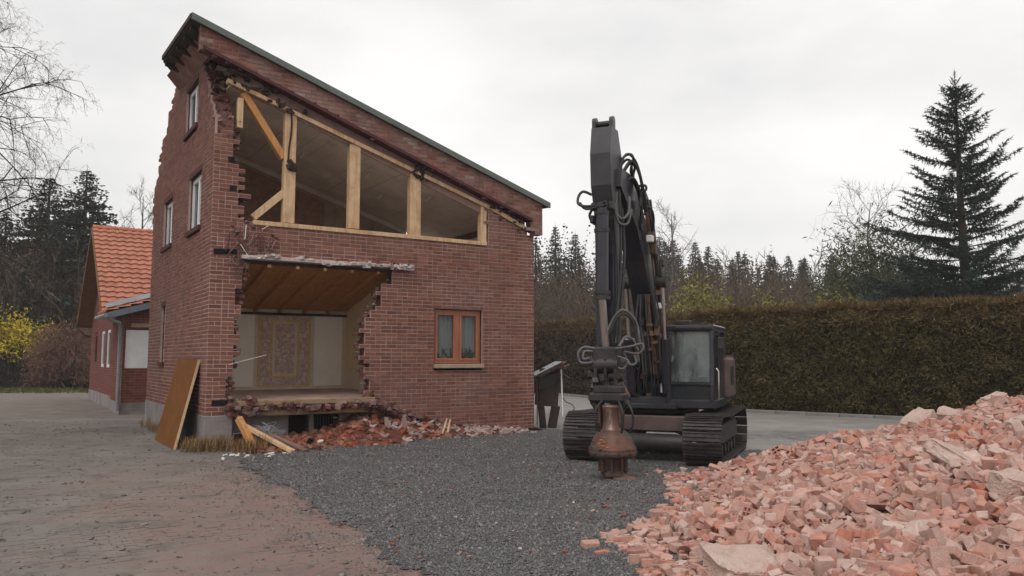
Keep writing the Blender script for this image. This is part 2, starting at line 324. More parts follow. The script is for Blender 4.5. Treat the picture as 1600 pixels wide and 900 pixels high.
def road_fn(nt, b):
    tc = nt.nodes.new("ShaderNodeTexCoord"); v = tc.outputs["Object"]
    base = _mix(nt, _range(nt, _noise(nt, v, 0.7, 8, 0.7), 0.35, 0.65), (0.185, 0.168, 0.153), (0.275, 0.252, 0.232))
    sx = nt.nodes.new("ShaderNodeSeparateXYZ"); nt.links.new(v, sx.inputs[0])
    d = _math(nt, 'ADD', sx.outputs["Y"], _math(nt, 'MULTIPLY', sx.outputs["X"], 0.25))
    d = _math(nt, 'ADD', d, _range(nt, _noise(nt, v, 0.6, 6, 0.7), 0.3, 0.7, -1.2, 1.2))
    band = _math(nt, 'MULTIPLY', _range(nt, d, 18.3, 19.0), _range(nt, d, 20.9, 20.1))
    tyre = _range(nt, _noise(nt, v, 4, 7, 0.7), 0.40, 0.55, 0.2, 0.85)
    c = _mix(nt, _math(nt, 'MULTIPLY', band, tyre), base, (0.085, 0.080, 0.080))
    nt.links.new(c, b.inputs["Base Color"]); b.inputs["Roughness"].default_value = 0.75
    bp = nt.nodes.new("ShaderNodeBump"); bp.inputs["Strength"].default_value = 0.4; bp.inputs["Distance"].default_value = 0.01
    nt.links.new(_noise(nt, v, 30, 5, 0.7), bp.inputs["Height"]); nt.links.new(bp.outputs["Normal"], b.inputs["Normal"])
M['road'] = ground_mat('road_surface', road_fn)
M['gravel_bed'] = mat('gravel_bed', [(0.045, 0.044, 0.046), (0.10, 0.097, 0.097), (0.15, 0.14, 0.138)], 40, 0.9, 0.8, dirt=(0.15, 0.10, 0.09), dirt_scale=0.6, dirt_amt=0.35)

def glass_mat(name, tint, refl=0.5, alpha=0.35, dirty=False):
    m = bpy.data.materials.new(name); m.use_nodes = True
    nt = m.node_tree; b = nt.nodes["Principled BSDF"]; out = nt.nodes["Material Output"]
    b.inputs["Base Color"].default_value = (*tint, 1); b.inputs["Roughness"].default_value = 0.04
    b.inputs["Specular IOR Level"].default_value = refl
    tr = nt.nodes.new("ShaderNodeBsdfTransparent"); tr.inputs["Color"].default_value = (0.86, 0.88, 0.88, 1)
    mx = nt.nodes.new("ShaderNodeMixShader"); mx.inputs["Fac"].default_value = alpha
    nt.links.new(tr.outputs[0], mx.inputs[1]); nt.links.new(b.outputs[0], mx.inputs[2])
    if dirty:                                   # streaky dried film, its pale tint also standing for sky reflection
        tc = nt.nodes.new("ShaderNodeTexCoord"); mp = nt.nodes.new("ShaderNodeMapping"); mp.inputs["Scale"].default_value = (5, 5, .9)
        nt.links.new(tc.outputs["Object"], mp.inputs["Vector"])
        nt.links.new(_range(nt, _noise(nt, mp.outputs["Vector"], 1.1, 6, .6), .36, .62, .08, .30), mx.inputs["Fac"])
    nt.links.new(mx.outputs[0], out.inputs["Surface"])
    return m
M['glass'] = glass_mat('window_glass', (0.05, 0.055, 0.06), 0.6, 0.45)
M['clear_glass'] = glass_mat('clear_glass', (0.10, 0.10, 0.10), 0.6, 0.16)
M['cab_glass'] = glass_mat('cab_glass', (0.34, 0.38, 0.375), 1.0, 0.3, True)  # pale tint puts the sky's reflection into the glass colour

# ------------------------------------------------------------------ mesh helpers
class MB:
    def __init__(s): s.v = []; s.f = []; s.m = []; s.sm = []
    def add(s, vs, fs, mi=0, smooth=False):
        o = len(s.v); s.v.extend([tuple(p) for p in vs])
        for f in fs:
            s.f.append(tuple(i + o for i in f)); s.m.append(mi); s.sm.append(smooth)
    def box(s, a, b, mi=0, mtx=None, skip=()):
        x0, y0, z0 = a; x1, y1, z1 = b
        vs = [(x0, y0, z0), (x1, y0, z0), (x1, y1, z0), (x0, y1, z0), (x0, y0, z1), (x1, y0, z1), (x1, y1, z1), (x0, y1, z1)]
        if mtx is not None: vs = [mtx @ Vector(p) for p in vs]
        fs = dict(b=(0, 3, 2, 1), t=(4, 5, 6, 7), y0=(0, 1, 5, 4), x1=(1, 2, 6, 5), y1=(2, 3, 7, 6), x0=(3, 0, 4, 7))
        s.add(vs, [f for k, f in fs.items() if k not in skip], mi)
    def cbox(s, c, d, mi=0, rot=None, bev=0.0):
        """centred box, size d, optional rotation matrix, optional chamfered edges"""
        hx, hy, hz = d[0] / 2, d[1] / 2, d[2] / 2
        mt = Matrix.Translation(Vector(c)) @ (rot.to_4x4() if rot is not None else Matrix.Identity(4))
        if bev <= 0:
            s.box((-hx, -hy, -hz), (hx, hy, hz), mi, mt); return
        k = min(bev, hx * .45, hy * .45, hz * .45)
        vs = []; idx = {}
        for ix in (-1, 1):
            for iy in (-1, 1):
                for iz in (-1, 1):
                    for ax in range(3):
                        p = [ix * hx, iy * hy, iz * hz]
                        for a2 in range(3):
                            if a2 != ax: p[a2] -= (ix, iy, iz)[a2] * k
                        idx[(ix, iy, iz, ax)] = len(vs); vs.append(mt @ Vector(p))
        fs = []
        for ax in range(3):
            o = [a for a in range(3) if a != ax]
            for sg in (-1, 1):
                q = []
                for (p1, p2) in ((-1, -1), (1, -1), (1, 1), (-1, 1)):
                    t = [0, 0, 0]; t[ax] = sg; t[o[0]] = p1; t[o[1]] = p2
                    q.append(idx[(*t, ax)])
                fs.append(tuple(q))
        for ax in range(3):                       # edges parallel to ax
            o = [a for a in range(3) if a != ax]
            for p1 in (-1, 1):
                for p2 in (-1, 1):
                    t = [0, 0, 0]; t[o[0]] = p1; t[o[1]] = p2
                    a = list(t); a[ax] = -1; b = list(t); b[ax] = 1
                    fs.append((idx[(*a, o[0])], idx[(*b, o[0])], idx[(*b, o[1])], idx[(*a, o[1])]))
        for ix in (-1, 1):
            for iy in (-1, 1):
                for iz in (-1, 1):
                    fs.append(tuple(idx[(ix, iy, iz, a)] for a in range(3)))
        s.add(vs, fs, mi)
    def beam(s, p, q, w, h, mi=0, up=(0, 0, 1), bev=0.0):
        """square bar from p to q, w across, h along 'up'"""
        p = Vector(p); q = Vector(q); y = (q - p); l = y.length; y.normalize()
        u = Vector(up); x = y.cross(u)
        if x.length < 1e-4: x = y.cross(Vector((1, 0, 0)))
        x.normalize(); z = x.cross(y)
        rot = Matrix((x, y, z)).transposed()
        s.cbox((p + q) / 2, (w, l, h), mi, rot, bev)
    def tube(s, pts, r, n=6, mi=0, cap=True, smooth=True):
        pts = [Vector(p) for p in pts]
        rs = r if isinstance(r, (list, tuple)) else [r] * len(pts)
        d0 = (pts[1] - pts[0]).normalized()
        nrm = d0.cross(Vector((0.31, 0.17, 0.93)))
        if nrm.length < 1e-3: nrm = d0.cross(Vector((1, 0, 0)))
        nrm.normalize()
        vs = []
        for i, p in enumerate(pts):
            d = (pts[min(i + 1, len(pts) - 1)] - pts[max(i - 1, 0)]).normalized()
            nrm = (nrm - d * nrm.dot(d)).normalized(); bi = d.cross(nrm)
            for k in range(n):
                a = 2 * math.pi * k / n
                vs.append(p + (nrm * math.cos(a) + bi * math.sin(a)) * rs[i])
        fs = [(i * n + k, i * n + (k + 1) % n, (i + 1) * n + (k + 1) % n, (i + 1) * n + k) for i in range(len(pts) - 1) for k in range(n)]
        s.add(vs, fs, mi, smooth)
        if cap:
            s.add(vs[:n], [tuple(range(n))[::-1]], mi); s.add(vs[-n:], [tuple(range(n))], mi)
    def lathe(s, prof, n=24, mi=0, mtx=None, smooth=True):
        vs = []
        for r, z in prof:
            for k in range(n):
                a = 2 * math.pi * k / n; p = Vector((r * math.cos(a), r * math.sin(a), z))
                vs.append(mtx @ p if mtx is not None else p)
        fs = [(i * n + k, i * n + (k + 1) % n, (i + 1) * n + (k + 1) % n, (i + 1) * n + k) for i in range(len(prof) - 1) for k in range(n)]
        s.add(vs, fs, mi, smooth)
        s.add(vs[:n], [tuple(range(n))[::-1]], mi); s.add(vs[-n:], [tuple(range(n))], mi)
    def prism(s, poly, ext, mi=0, bev=0):
        """poly: 3D points (planar), ext: extrusion vector"""
        n = len(poly); e = Vector(ext)
        vs = [Vector(p) for p in poly] + [Vector(p) + e for p in poly]
        fs = [tuple(range(n))[::-1], tuple(range(n, 2 * n))] + [(i, (i + 1) % n, n + (i + 1) % n, n + i) for i in range(n)]
        s.add(vs, fs, mi)
    def chunk(s, c, d, r, mi=0, flat=1.0):
        """broken lump: jittered box with a random turn"""
        rot = Euler((r.uniform(-.5, .5) * flat, r.uniform(-.5, .5) * flat, r.uniform(0, 6.28))).to_matrix()
        vs = []
        for ix in (-1, 1):
            for iy in (-1, 1):
                for iz in (-1, 1):
                    p = Vector((ix * d[0] / 2 * r.uniform(.55, 1.1), iy * d[1] / 2 * r.uniform(.55, 1.1), iz * d[2] / 2 * r.uniform(.6, 1.1)))
                    vs.append(Vector(c) + rot @ p)
        s.add(vs, [(0, 1, 3, 2), (4, 6, 7, 5), (0, 4, 5, 1), (2, 3, 7, 6), (0, 2, 6, 4), (1, 5, 7, 3)], mi)
    def mesh(s, name, mats):
        me = bpy.data.meshes.new(name)
        me.from_pydata([tuple(p) for p in s.v], [], s.f)
        for m in (mats if isinstance(mats, (list, tuple)) else [mats]):
            me.materials.append(M[m] if isinstance(m, str) else m)
        me.polygons.foreach_set("material_index", s.m)
        me.polygons.foreach_set("use_smooth", s.sm)
        me.update()
        return me
    def build(s, name, mats, parent=None, loc=None, fix=True):
        me = s.mesh(name, mats)
        if fix:
            bm = bmesh.new(); bm.from_mesh(me); bmesh.ops.recalc_face_normals(bm, faces=bm.faces); bm.to_mesh(me); bm.free()
        return link(name, me, parent, loc)

def link(name, me, parent=None, loc=None):
    o = bpy.data.objects.new(name, me); COL.objects.link(o)
    if parent is not None: o.parent = parent
    if loc is not None: o.location = loc
    return o

def np_mesh(name, V, F, mats):
    """V (n,3), F (m,k) uniform faces"""
    me = bpy.data.meshes.new(name); k = F.shape[1]
    me.vertices.add(len(V)); me.vertices.foreach_set("co", np.ascontiguousarray(V, dtype=np.float32).ravel())
    me.loops.add(F.size); me.loops.foreach_set("vertex_index", np.ascontiguousarray(F, dtype=np.int32).ravel())
    me.polygons.add(len(F)); me.polygons.foreach_set("loop_start", np.arange(0, F.size, k, dtype=np.int32))
    me.update(calc_edges=True); me.validate()
    for m in (mats if isinstance(mats, (list, tuple)) else [mats]): me.materials.append(M[m])
    return me

def tag(o, label, cat, group=None, kind=None):
    if label: o["label"] = label
    if cat: o["category"] = cat
    if group: o["group"] = group
    if kind: o["kind"] = kind
    return o

def thing(name, label, cat, loc=(0, 0, 0), rz=0.0, group=None):
    o = bpy.data.objects.new(name, None); COL.objects.link(o)
    o.location = loc; o.rotation_euler = (0, 0, rz); o.empty_display_size = 0.3
    return tag(o, label, cat, group)

def copy_tree(root, loc, rz=0, scale=None, label=None):
    r = root.copy(); COL.objects.link(r); r.location = loc; r.rotation_euler = (0, 0, rz)
    if scale: r.scale = scale
    if label: r["label"] = label
    for ch in list(root.children):
        c = ch.copy(); COL.objects.link(c); c.parent = r
    return r

# house frame: u along the torn front wall, v along the left wall
C0 = Vector((-5.91, 15.3, 0)); HROT = R(33)
UU = Vector((math.cos(HROT), math.sin(HROT), 0)); VV = Vector((-math.sin(HROT), math.cos(HROT), 0))
def hw(u, v, z=0.0): return C0 + UU * u + VV * v + Vector((0, 0, z))
def smooth_path(P, n=5):
    P = [Vector(p) for p in P]; out = []
    for i in range(len(P) - 1):
        p0, p1, p2, p3 = P[max(0, i - 1)], P[i], P[i + 1], P[min(len(P) - 1, i + 2)]
        for k in range(n):
            u = k / n; out.append(.5 * ((2 * p1) + (p2 - p0) * u + (2 * p0 - 5 * p1 + 4 * p2 - p3) * u * u + (3 * p1 - p0 - 3 * p2 + p3) * u ** 3))
    return out + [P[-1]]
def in_poly(x, y, P):
    c = False; j = len(P) - 1
    for i in range(len(P)):
        if (P[i][1] > y) != (P[j][1] > y) and x < (P[j][0] - P[i][0]) * (y - P[i][1]) / (P[j][1] - P[i][1]) + P[i][0]: c = not c
        j = i
    return c
def interp(x, tab):
    if x <= tab[0][0]: return tab[0][1]
    for (a, b), (c, d) in zip(tab, tab[1:]):
        if x <= c: return b + (d - b) * (x - a) / (c - a)
    return tab[-1][1]

# ================================================================== GROUND
g = MB(); S = 900
g.add([(-S, -60, -.06), (S, -60, -.06), (S, 1400, -.06), (-S, 1400, -.06)], [(0, 1, 2, 3)])
tag(g.build('ground', 'soil'), 'brown winter field ground running back under the trees', None, kind='structure')

def nz(x, y, s=1.0, o=0.0):
    return mnoise.noise(Vector((x * s + o, y * s - o, o * .7)))

# --- court of concrete pavers on the left
court = MB()
cpoly = [(-26, 3), (4, 3), (1.6, 4.5), (-5.6, 16), (-10.6, 24), (-17.5, 37.5), (-34, 52), (-52, 52), (-40, 30)]
court.prism([(x, y, -.045) for x, y in cpoly], (0, 0, .0395))
court_o = court.build('paved_court', 'joint')
bm = bmesh.new(); gv_ = {}
for ix in range(0, 200):                         # trodden dirt filling the joints and lying in patches over the pavers
    for iy in range(0, 190):
        x = -17.5 + ix * .10; y = 4.4 + iy * .10
        if abs(x) > .66 * y + .7 or not in_poly(x, y, cpoly): continue
        n_ = .6 * nz(x, y, .55, 3) + .5 * nz(x, y, 1.7, 8) + .35 * nz(x, y, 4.5, 2)
        gv_[(ix, iy)] = bm.verts.new((x, y, -.0015 + max(-.006, .0095 * n_)))
for (ix, iy) in list(gv_):
    q = [gv_.get((ix + a, iy + c)) for a, c in ((0, 0), (1, 0), (1, 1), (0, 1))]
    if all(q): bm.faces.new(q)
me = bpy.data.meshes.new('joint_dirt'); bm.to_mesh(me); bm.free(); me.materials.append(M['paver'])
for p_ in me.polygons: p_.use_smooth = True
link('joint_dirt', me, court_o)['kind'] = 'stuff'
tag(court_o, 'court of worn grey pavers beside the brick house, dusted pink towards the gravel', None, kind='structure')
def gravel_left(y): return 2.85 - .56 * y
pv = []
PL, PW = .20, .10
ca, sa = math.cos(HROT), math.sin(HROT)
for i in range(-75, 120):                       # rows run along u (local x), stacked along v
    for k in range(-150, 130):
        u = (k + (.5 if i % 2 else 0)) * PL; v = -13 + (i + 75) * PW
        x = C0.x + UU.x * u + VV.x * v; y = C0.y + UU.y * u + VV.y * v
        if y < 4.6 or y > 26 or abs(x) > .67 * y + .6: continue
        if u > -.03 and v > .05: continue
        e = x - gravel_left(y)
        if v < .2 and e > .25 + .35 * nz(x, y, 1.3): continue
        if v < 0 and u > 1.6 and e > -.1: continue
        pv.append((u, v, x, y))
pv.sort(key=lambda t: t[2] ** 2 + t[3] ** 2)
r1 = random.Random(3)
def paver_box(w, l):
    b = MB(); b.cbox((0, 0, -.02), (l, w, .04), 0, None, .006); return b
pmesh = [paver_box(PW - r1.uniform(.006, .010), PL - r1.uniform(.006, .010)).mesh('paver', 'paver_single') for _ in range(4)]
for n_, (u, v, x, y) in enumerate(pv[:300]):
    o = link('paver', pmesh[n_ % 4], court_o, (x, y, r1.uniform(-.003, .002)))
    o.rotation_euler = (r1.uniform(-.02, .02), r1.uniform(-.02, .02), HROT + r1.uniform(-.012, .012))
b = MB()
for (u, v, x, y) in pv[300:]:
    rot = Euler((r1.uniform(-.012, .012), r1.uniform(-.012, .012), HROT + r1.uniform(-.01, .01))).to_matrix()
    z = r1.uniform(-.003, .003)
    lx, ly = (PL - .009) / 2, (PW - .009) / 2
    top = [Vector((x, y, z)) + rot @ Vector(p) for p in ((-lx, -ly, 0), (lx, -ly, 0), (lx, ly, 0), (-lx, ly, 0))]
    lo = [p + Vector((0, 0, -.03)) for p in top]
    b.add(top + lo, [(0, 1, 2, 3), (0, 4, 5, 1), (1, 5, 6, 2), (2, 6, 7, 3), (3, 7, 4, 0)])
po = b.build('paver', 'paver', court_o, fix=False); po['kind'] = 'stuff'
# dirty clods and leaves trodden over the court
b = MB()
for _ in range(1900):
    y = 5 + 17 * r1.random() ** 1.6; x = r1.uniform(-.64 * y, gravel_left(y) + .3)
    if (Vector((x, y, 0)) - C0).dot(UU) > -.1 and y > 13: continue
    s = r1.choice((.008, .010, .012, .016, .018, .022, .035)) * r1.uniform(.6, 1.3)
    b.chunk((x, y, .004), (s * 2, s * 1.2, s * .5), r1)
tag(b.build('court_litter', 'joint'), 'small clods and leaf scraps trodden over the grey court', 'litter', kind='stuff')

# --- road on the right
road = MB()
rp_ = [(-3.6, 26.6), (.6, 20.2), (1.2, 19.0), (4.4, 15.0), (6.2, 13.9), (14, 8.5), (30, 4), (30, 11), (14.6, 19.6), (7.6, 25.9), (5.6, 29.5), (1.6, 39.5), (-9, 44), (-12, 36)]
road.prism([(x, y, -.05) for x, y in rp_], (0, 0, .05))
tag(road.build('road', 'road'), 'pale paved road passing behind the excavator with a dark dirty strip', None, kind='structure')
kb = tag(MB().build('kerb', 'kerb'), 'low kerb between the pale road and the hedge verge', None, kind='structure')
kp = [Vector((1.62, 39.55, 0)), Vector((5.65, 29.55, 0)), Vector((7.65, 25.95, 0)), Vector((14.65, 19.65, 0)), Vector((24, 13.9, 0))]
kmesh = {}
def kerb_stone(l):
    b_ = MB(); b_.cbox((0, 0, .02), (.985, .12, .16), 0, None, .015); return b_.mesh('kerb_stone', 'kerb')
kme = kerb_stone(1)
for a, c in zip(kp, kp[1:]):
    d = (c - a); n_ = int(d.length); d.normalize()
    for i in range(n_):
        o = link('kerb_stone', kme, kb, a + d * (i + .5)); o.rotation_euler = (0, 0, math.atan2(d.y, d.x))
# verge grass along the hedge
def grass_tufts(name, pts, mats, h, n_bl, r, spread=.08, w=.006):
    V = []; F = []
    for (x, y, z) in pts:
        hh = h * r.uniform(.5, 1.2)
        for _ in range(n_bl):
            a = r.uniform(0, 6.28); l = hh * r.uniform(.5, 1.1); lean = r.uniform(.1, .9)
            bx = x + r.gauss(0, spread); by = y + r.gauss(0, spread)
            ww = w * r.uniform(.6, 1.4); px, py = -math.sin(a) * ww, math.cos(a) * ww
            o = len(V)
            mx, my, mz = bx + math.cos(a) * l * lean * .4, by + math.sin(a) * l * lean * .4, z + l * .62
            tx, ty, tz = bx + math.cos(a) * l * lean, by + math.sin(a) * l * lean, z + l * (1 - .35 * lean)
            V += [(bx - px, by - py, z), (bx + px, by + py, z), (mx + px * .7, my + py * .7, mz), (mx - px * .7, my - py * .7, mz), (tx, ty, tz)]
            F += [(o, o + 1, o + 2), (o, o + 2, o + 3), (o + 3, o + 2, o + 4)]
    me = np_mesh(name, np.array(V), np.array(F), mats)
    return link(name, me)
r2 = random.Random(5)
pts = []
for a, c in zip(kp, kp[1:]):
    for _ in range(int((c - a).length * 26)):
        p = a.lerp(c, r2.random()); nrm = Vector((c.y - a.y, a.x - c.x, 0)).normalized()
        if nrm.y < 0: nrm = -nrm
        p = p + nrm * r2.uniform(.12, 1.1); pts.append((p.x, p.y, -.04))
tag(grass_tufts('verge_grass', pts, 'grass', .14, 9, r2, .10, .007), 'short rough grass on the verge under the hedge', 'grass', kind='stuff')

# --- gravel
gp = [(3.0, 3), (1.17, 3.0), (-.83, 6.54), (-1.2, 7.2), (-2.25, 9.3), (-3.2, 11.0), (-4.45, 12.75), (-4.9, 14.0), (-4.0, 15.6), (1.3, 19.3), (4.5, 15.15), (6.3, 14.0), (12, 9.8), (12, 3)]
def gz(x, y):
    e = x - gravel_left(y)
    return .012 + .035 * max(0, min(1, e / 2.0)) * (.6 + .8 * nz(x, y, .7) + .5 * nz(x, y, 2.2))
bm = bmesh.new(); grid = {}
stp = .16
for ix in range(int((12 + 5.2) / stp) + 1):
    for iy in range(int(17.5 / stp) + 1):
        x = -5.2 + ix * stp; y = 3 + iy * stp
        jx = x + .10 * nz(x, y, 2.0); jy = y + .10 * nz(x, y, 2.0, 9)
        if in_poly(x + .22 * nz(x, y, .9), y + .22 * nz(x, y, .9, 4), gp):
            grid[(ix, iy)] = bm.verts.new((jx, jy, max(.006, gz(jx, jy))))
for (ix, iy), v0 in grid.items():
    q = [grid.get((ix + a, iy + c)) for a, c in ((0, 0), (1, 0), (1, 1), (0, 1))]
    if all(q): bm.faces.new(q)
    elif sum(1 for t in q if t) == 3: bm.faces.new([t for t in q if t])
me = bpy.data.meshes.new('gravel_bed'); bm.to_mesh(me); bm.free(); me.materials.append(M['gravel_bed'])
for p in me.polygons: p.use_smooth = True
tag(link('gravel_ground', me), 'dark grey gravel yard in front of the torn house', None, kind='structure')
# heap edge used here and by the rubble heap
XB = [(3.0, 1.6), (5.5, 1.2), (6.5, 1.38), (7.2, 1.32), (7.8, 1.2), (8.4, 1.75), (9.0, 2.0), (10, 2.3), (11, 2.45), (12.2, 2.6), (12.8, 3.3), (14, 6)]
NG = 125000
nr = np.random.default_rng(11)
gx, gy, gs = [], [], []
while len(gx) < NG:
    y = 5.0 + 14.5 * r2.random() ** 1.25; x = r2.uniform(-.40 * y - .4, .60 * y)
    e = x - gravel_left(y) + .35 * nz(x, y, 1.1) + .15 * nz(x, y, 4)
    if e < -1.1 or (e < .15 and r2.random() > (.05 + .34 * max(0, nz(x, y, 1.6, 3) + .3)) * (1 + min(0, e) / 1.1) ** 1.5): continue
    if not in_poly(x, y, gp) and e > .3: continue
    if x > interp(y, XB) + .35 and y < 12: continue
    if (Vector((x, y, 0)) - C0).dot(VV) > -.15 and (Vector((x, y, 0)) - C0).dot(UU) > 0 and y < 17.6: continue
    gx.append(x); gy.append(y); gs.append(r2.uniform(.006, .0125) * (1.0 + .02 * y) * (1.7 if r2.random() < .05 else 1))
gx = np.array(gx); gy = np.array(gy); gs = np.array(gs)
gzv = np.array([max(.004, gz(a, c)) for a, c in zip(gx, gy)]) + gs * nr.uniform(-.1, .55, NG)
octa = np.array([(1, 0, -.2), (-1, 0, -.2), (0, 1, -.2), (0, -1, -.2), (0, 0, .75)], dtype=np.float64)
octf = np.array([(0, 2, 4), (2, 1, 4), (1, 3, 4), (3, 0, 4)])
jit = nr.uniform(.55, 1.35, (NG, 5, 1))
ang = nr.uniform(0, 6.28, NG); tl = nr.uniform(-.7, .7, NG)
P = octa[None] * jit
P = P + nr.uniform(-.25, .25, P.shape)
cx, sx_ = np.cos(tl)[:, None], np.sin(tl)[:, None]
P = np.stack([P[..., 0] * cx - P[..., 2] * sx_, P[..., 1], P[..., 0] * sx_ + P[..., 2] * cx], -1)
cx, sx_ = np.cos(ang)[:, None], np.sin(ang)[:, None]
P = np.stack([P[..., 0] * cx - P[..., 1] * sx_, P[..., 0] * sx_ + P[..., 1] * cx, P[..., 2]], -1)
P = P * gs[:, None, None] + np.stack([gx, gy, gzv], -1)[:, None]
Fg = octf[None] + (np.arange(NG) * 5)[:, None, None]
go = link('gravel_stones', np_mesh('gravel_stones', P.reshape(-1, 3), Fg.reshape(-1, 3), 'gravel'))
tag(go, 'loose dark grey crushed stones spread over the yard', 'gravel', kind='stuff')

# ================================================================== TORN BRICK HOUSE
house = thing('brick_house', 'tall half demolished red brick house with torn open front and one pitched roof', 'house', C0, HROT)
rb = random.Random(21)
CO = .0833
GF = [(.70, 3.75), (.66, 3.3), (.56, 2.76), (.50, 2.3), (.55, 1.75), (.47, 1.1), (.40, .95), (.50, .8), (.45, .6), (.50, .4), (.52, -.2), (6.85, -.2), (6.75, .04), (6.4, .20), (6.0, .11), (5.75, .24), (5.35, .16), (5.14, .25), (4.7, .30), (4.34, .42), (4.0, .50), (3.72, .66), (3.45, .9), (3.36, 1.1), (3.29, 1.61), (3.2, 1.9), (3.17, 2.3), (3.24, 2.51), (3.38, 2.75), (3.56, 3.01), (3.70, 3.3), (3.90, 3.56), (4.05, 3.75)]
UP = [(.50, 6.6), (.52, 6.2), (.40, 5.95), (.36, 5.75), (.50, 5.5), (.56, 5.25), (.62, 5.0), (.55, 4.75), (.60, 4.52), (.80, 4.50), (6.33, 4.47), (6.33, 5.36), (.30, 7.27)]
def roofline(u, v=0.0): return 8.445 - .331 * (u + .52) + .072 * max(0, v)
def in_front(u, z):
    if u < 0 or u > 7.70 or z < 0: return False
    if u < .52 and z < .64: return False
    if z > 6.35 - .9 * abs(u - .2) and u < .6: return False
    if u > .5 and z > 7.30 - .315 * (u - .34) - (.10 if u < 6.3 else .05 + (u - 6.3) * .10): return False
    if in_poly(u, z, GF) or in_poly(u, z, UP): return False
    return True
LW = [(1.62, 8.40), (1.45, 8.05), (1.16, 7.75), (.85, 7.5), (.55, 7.1), (.25, 6.75), (.0, 6.45), (0, .64), (7.25, .64), (7.25, 5.9), (7.05, 6.4), (6.75, 6.6), (6.31, 7.02), (5.9, 7.35), (5.5, 7.7), (4.9, 8.10), (4.4, 8.48), (3.5, 8.52), (3.1, 8.48)]
LWIN = [(1.74, 3.08, 6.86, 7.88), (1.08, 2.40, 4.52, 5.70), (4.35, 5.58, 4.54, 5.68), (4.80, 5.36, 1.66, 3.04)]
def in_left(v, z):
    k_ = int(z / .167)
    if z > 5.6 and v > 3.3: v = v + (0, .06, -.38, .02, .10, -.30, .0, .04, -.46, -.40, .08, 0, -.25)[(k_ * 7) % 13]
    if not in_poly(v, z, LW): return False
    return True

def ok0(a0, a1, wa, wb): return a1 > wa and a0 < wb
def courses(inside, a1, z0, nrow, jit_=.05, seed=1, rects=()):
    r = random.Random(seed); bricks = []; runs = []
    for k in range(nrow):
        z = z0 + k * CO; a = -(.125 if k % 2 else 0.0); run = None
        while a < a1:
            w = .125 if r.random() < .42 else .25
            a0c = max(0.0, a); a1c = min(a + w, a1)
            c_ = (a0c + a1c) / 2
            ok = a1c - a0c > .03 and inside(max(min(c_ + r.uniform(-jit_, jit_), a1 - .005), .005), z + CO / 2)
            for (wa, wb, w0, w1) in rects:              # bricks cut cleanly at window reveals
                if w0 < z + CO / 2 < w1 and ok0(a0c, a1c, wa, wb):
                    if a0c < wa - .02: a1c = wa; ok = True
                    elif a1c > wb + .02: a0c = wb; ok = True
                    else: ok = False
            if ok:
                bricks.append((a0c, a1c, z))
                run = [run[0], a1c, z] if run else [a0c, a1c, z]
            elif run: runs.append(run); run = None
            a += w
        if run: runs.append(run)
    return bricks, runs

def wall(name, plane, bricks, runs, thick, m_brick, m_mortar, m_core, single=None, n_single=0, key=None, depth0=0.0, parent=house, sgn=1, prot=.010):
    """plane(a, d, z): a along the wall, d depth into it."""
    core = MB(); mor = MB(); br = MB()
    def pb(mb, a0, a1, d0, d1, z0, z1, skip_back=False):
        vs = [plane(a0, d0, z0), plane(a1, d0, z0), plane(a1, d0, z1), plane(a0, d0, z1), plane(a0, d1, z0), plane(a1, d1, z0), plane(a1, d1, z1), plane(a0, d1, z1)]
        fs = [(0, 1, 2, 3), (0, 4, 5, 1), (3, 2, 6, 7), (0, 3, 7, 4), (1, 5, 6, 2)] + ([] if skip_back else [(4, 7, 6, 5)])
        mb.add(vs, fs)
    for a0, a1, z in runs:
        j0, j1 = rb.uniform(-.09, .03), rb.uniform(-.09, .03)
        pb(mor, a0 + .004, a1 - .004, depth0 + .007, depth0 + .055, z, z + CO, True)
        pb(core, a0 + max(.012, -j0 * .3) , a1 - .012 + min(0, j1), depth0 + .05, depth0 + thick + rb.uniform(-.01, .01), z + .001, z + CO - .001)
    w_o = core.build(name, m_core, parent)
    mo = mor.build('mortar', m_mortar, w_o, fix=False)
    singles = []
    if n_single:
        order = sorted(range(len(bricks)), key=lambda i: key(bricks[i]))
        singles = set(order[:n_single])
    cache = {}
    for i, (a0, a1, z) in enumerate(bricks):
        p = rb.uniform(-.004, .003); g1, g2 = .0075, .0095
        if n_single and i in singles:
            L_ = round((a1 - a0) / .0625) * .0625
            if abs(L_ - (a1 - a0)) < .002:
                if L_ not in cache:
                    cache[L_] = []
                    for q in range(3):
                        t = MB(); hl, hz = L_ / 2 - g1 - rb.uniform(0, .002), CO / 2 - g2
                        vs = []
                        for d_, c_ in ((-.0, .004), (.004, 0), (.05, 0)):
                            for (sa_, sz_) in ((-1, -1), (1, -1), (1, 1), (-1, 1)):
                                vs.append(plane(sa_ * (hl - c_), d_, sz_ * (hz - c_)))
                        t.add(vs, [(0, 1, 2, 3)] + [(4 * l + e, 4 * (l + 1) + e, 4 * (l + 1) + (e + 1) % 4, 4 * l + (e + 1) % 4) for l in (0, 1) for e in range(4)])
                        me_ = t.mesh('brick', single)
                        bm_ = bmesh.new(); bm_.from_mesh(me_); bmesh.ops.recalc_face_normals(bm_, faces=bm_.faces)
                        # open backed brick: make sure the face looks outwards
                        bm_.faces.ensure_lookup_table(); n0 = Vector(plane(0, -1, 0)) - Vector(plane(0, 0, 0))
                        if bm_.faces[0].normal.dot(n0) < 0: bmesh.ops.reverse_faces(bm_, faces=bm_.faces)
                        bm_.to_mesh(me_); bm_.free(); cache[L_].append(me_)
                link('brick', cache[L_][i % 3], w_o, plane((a0 + a1) / 2, depth0 + p, z + CO / 2))
                continue
        pb(br, a0 + g1, a1 - g1, depth0 + p, depth0 + .05, z + g2, z + CO - g2, True)
    bo = br.build('brick', m_brick, w_o, fix=False); bo['kind'] = 'stuff'
    return w_o

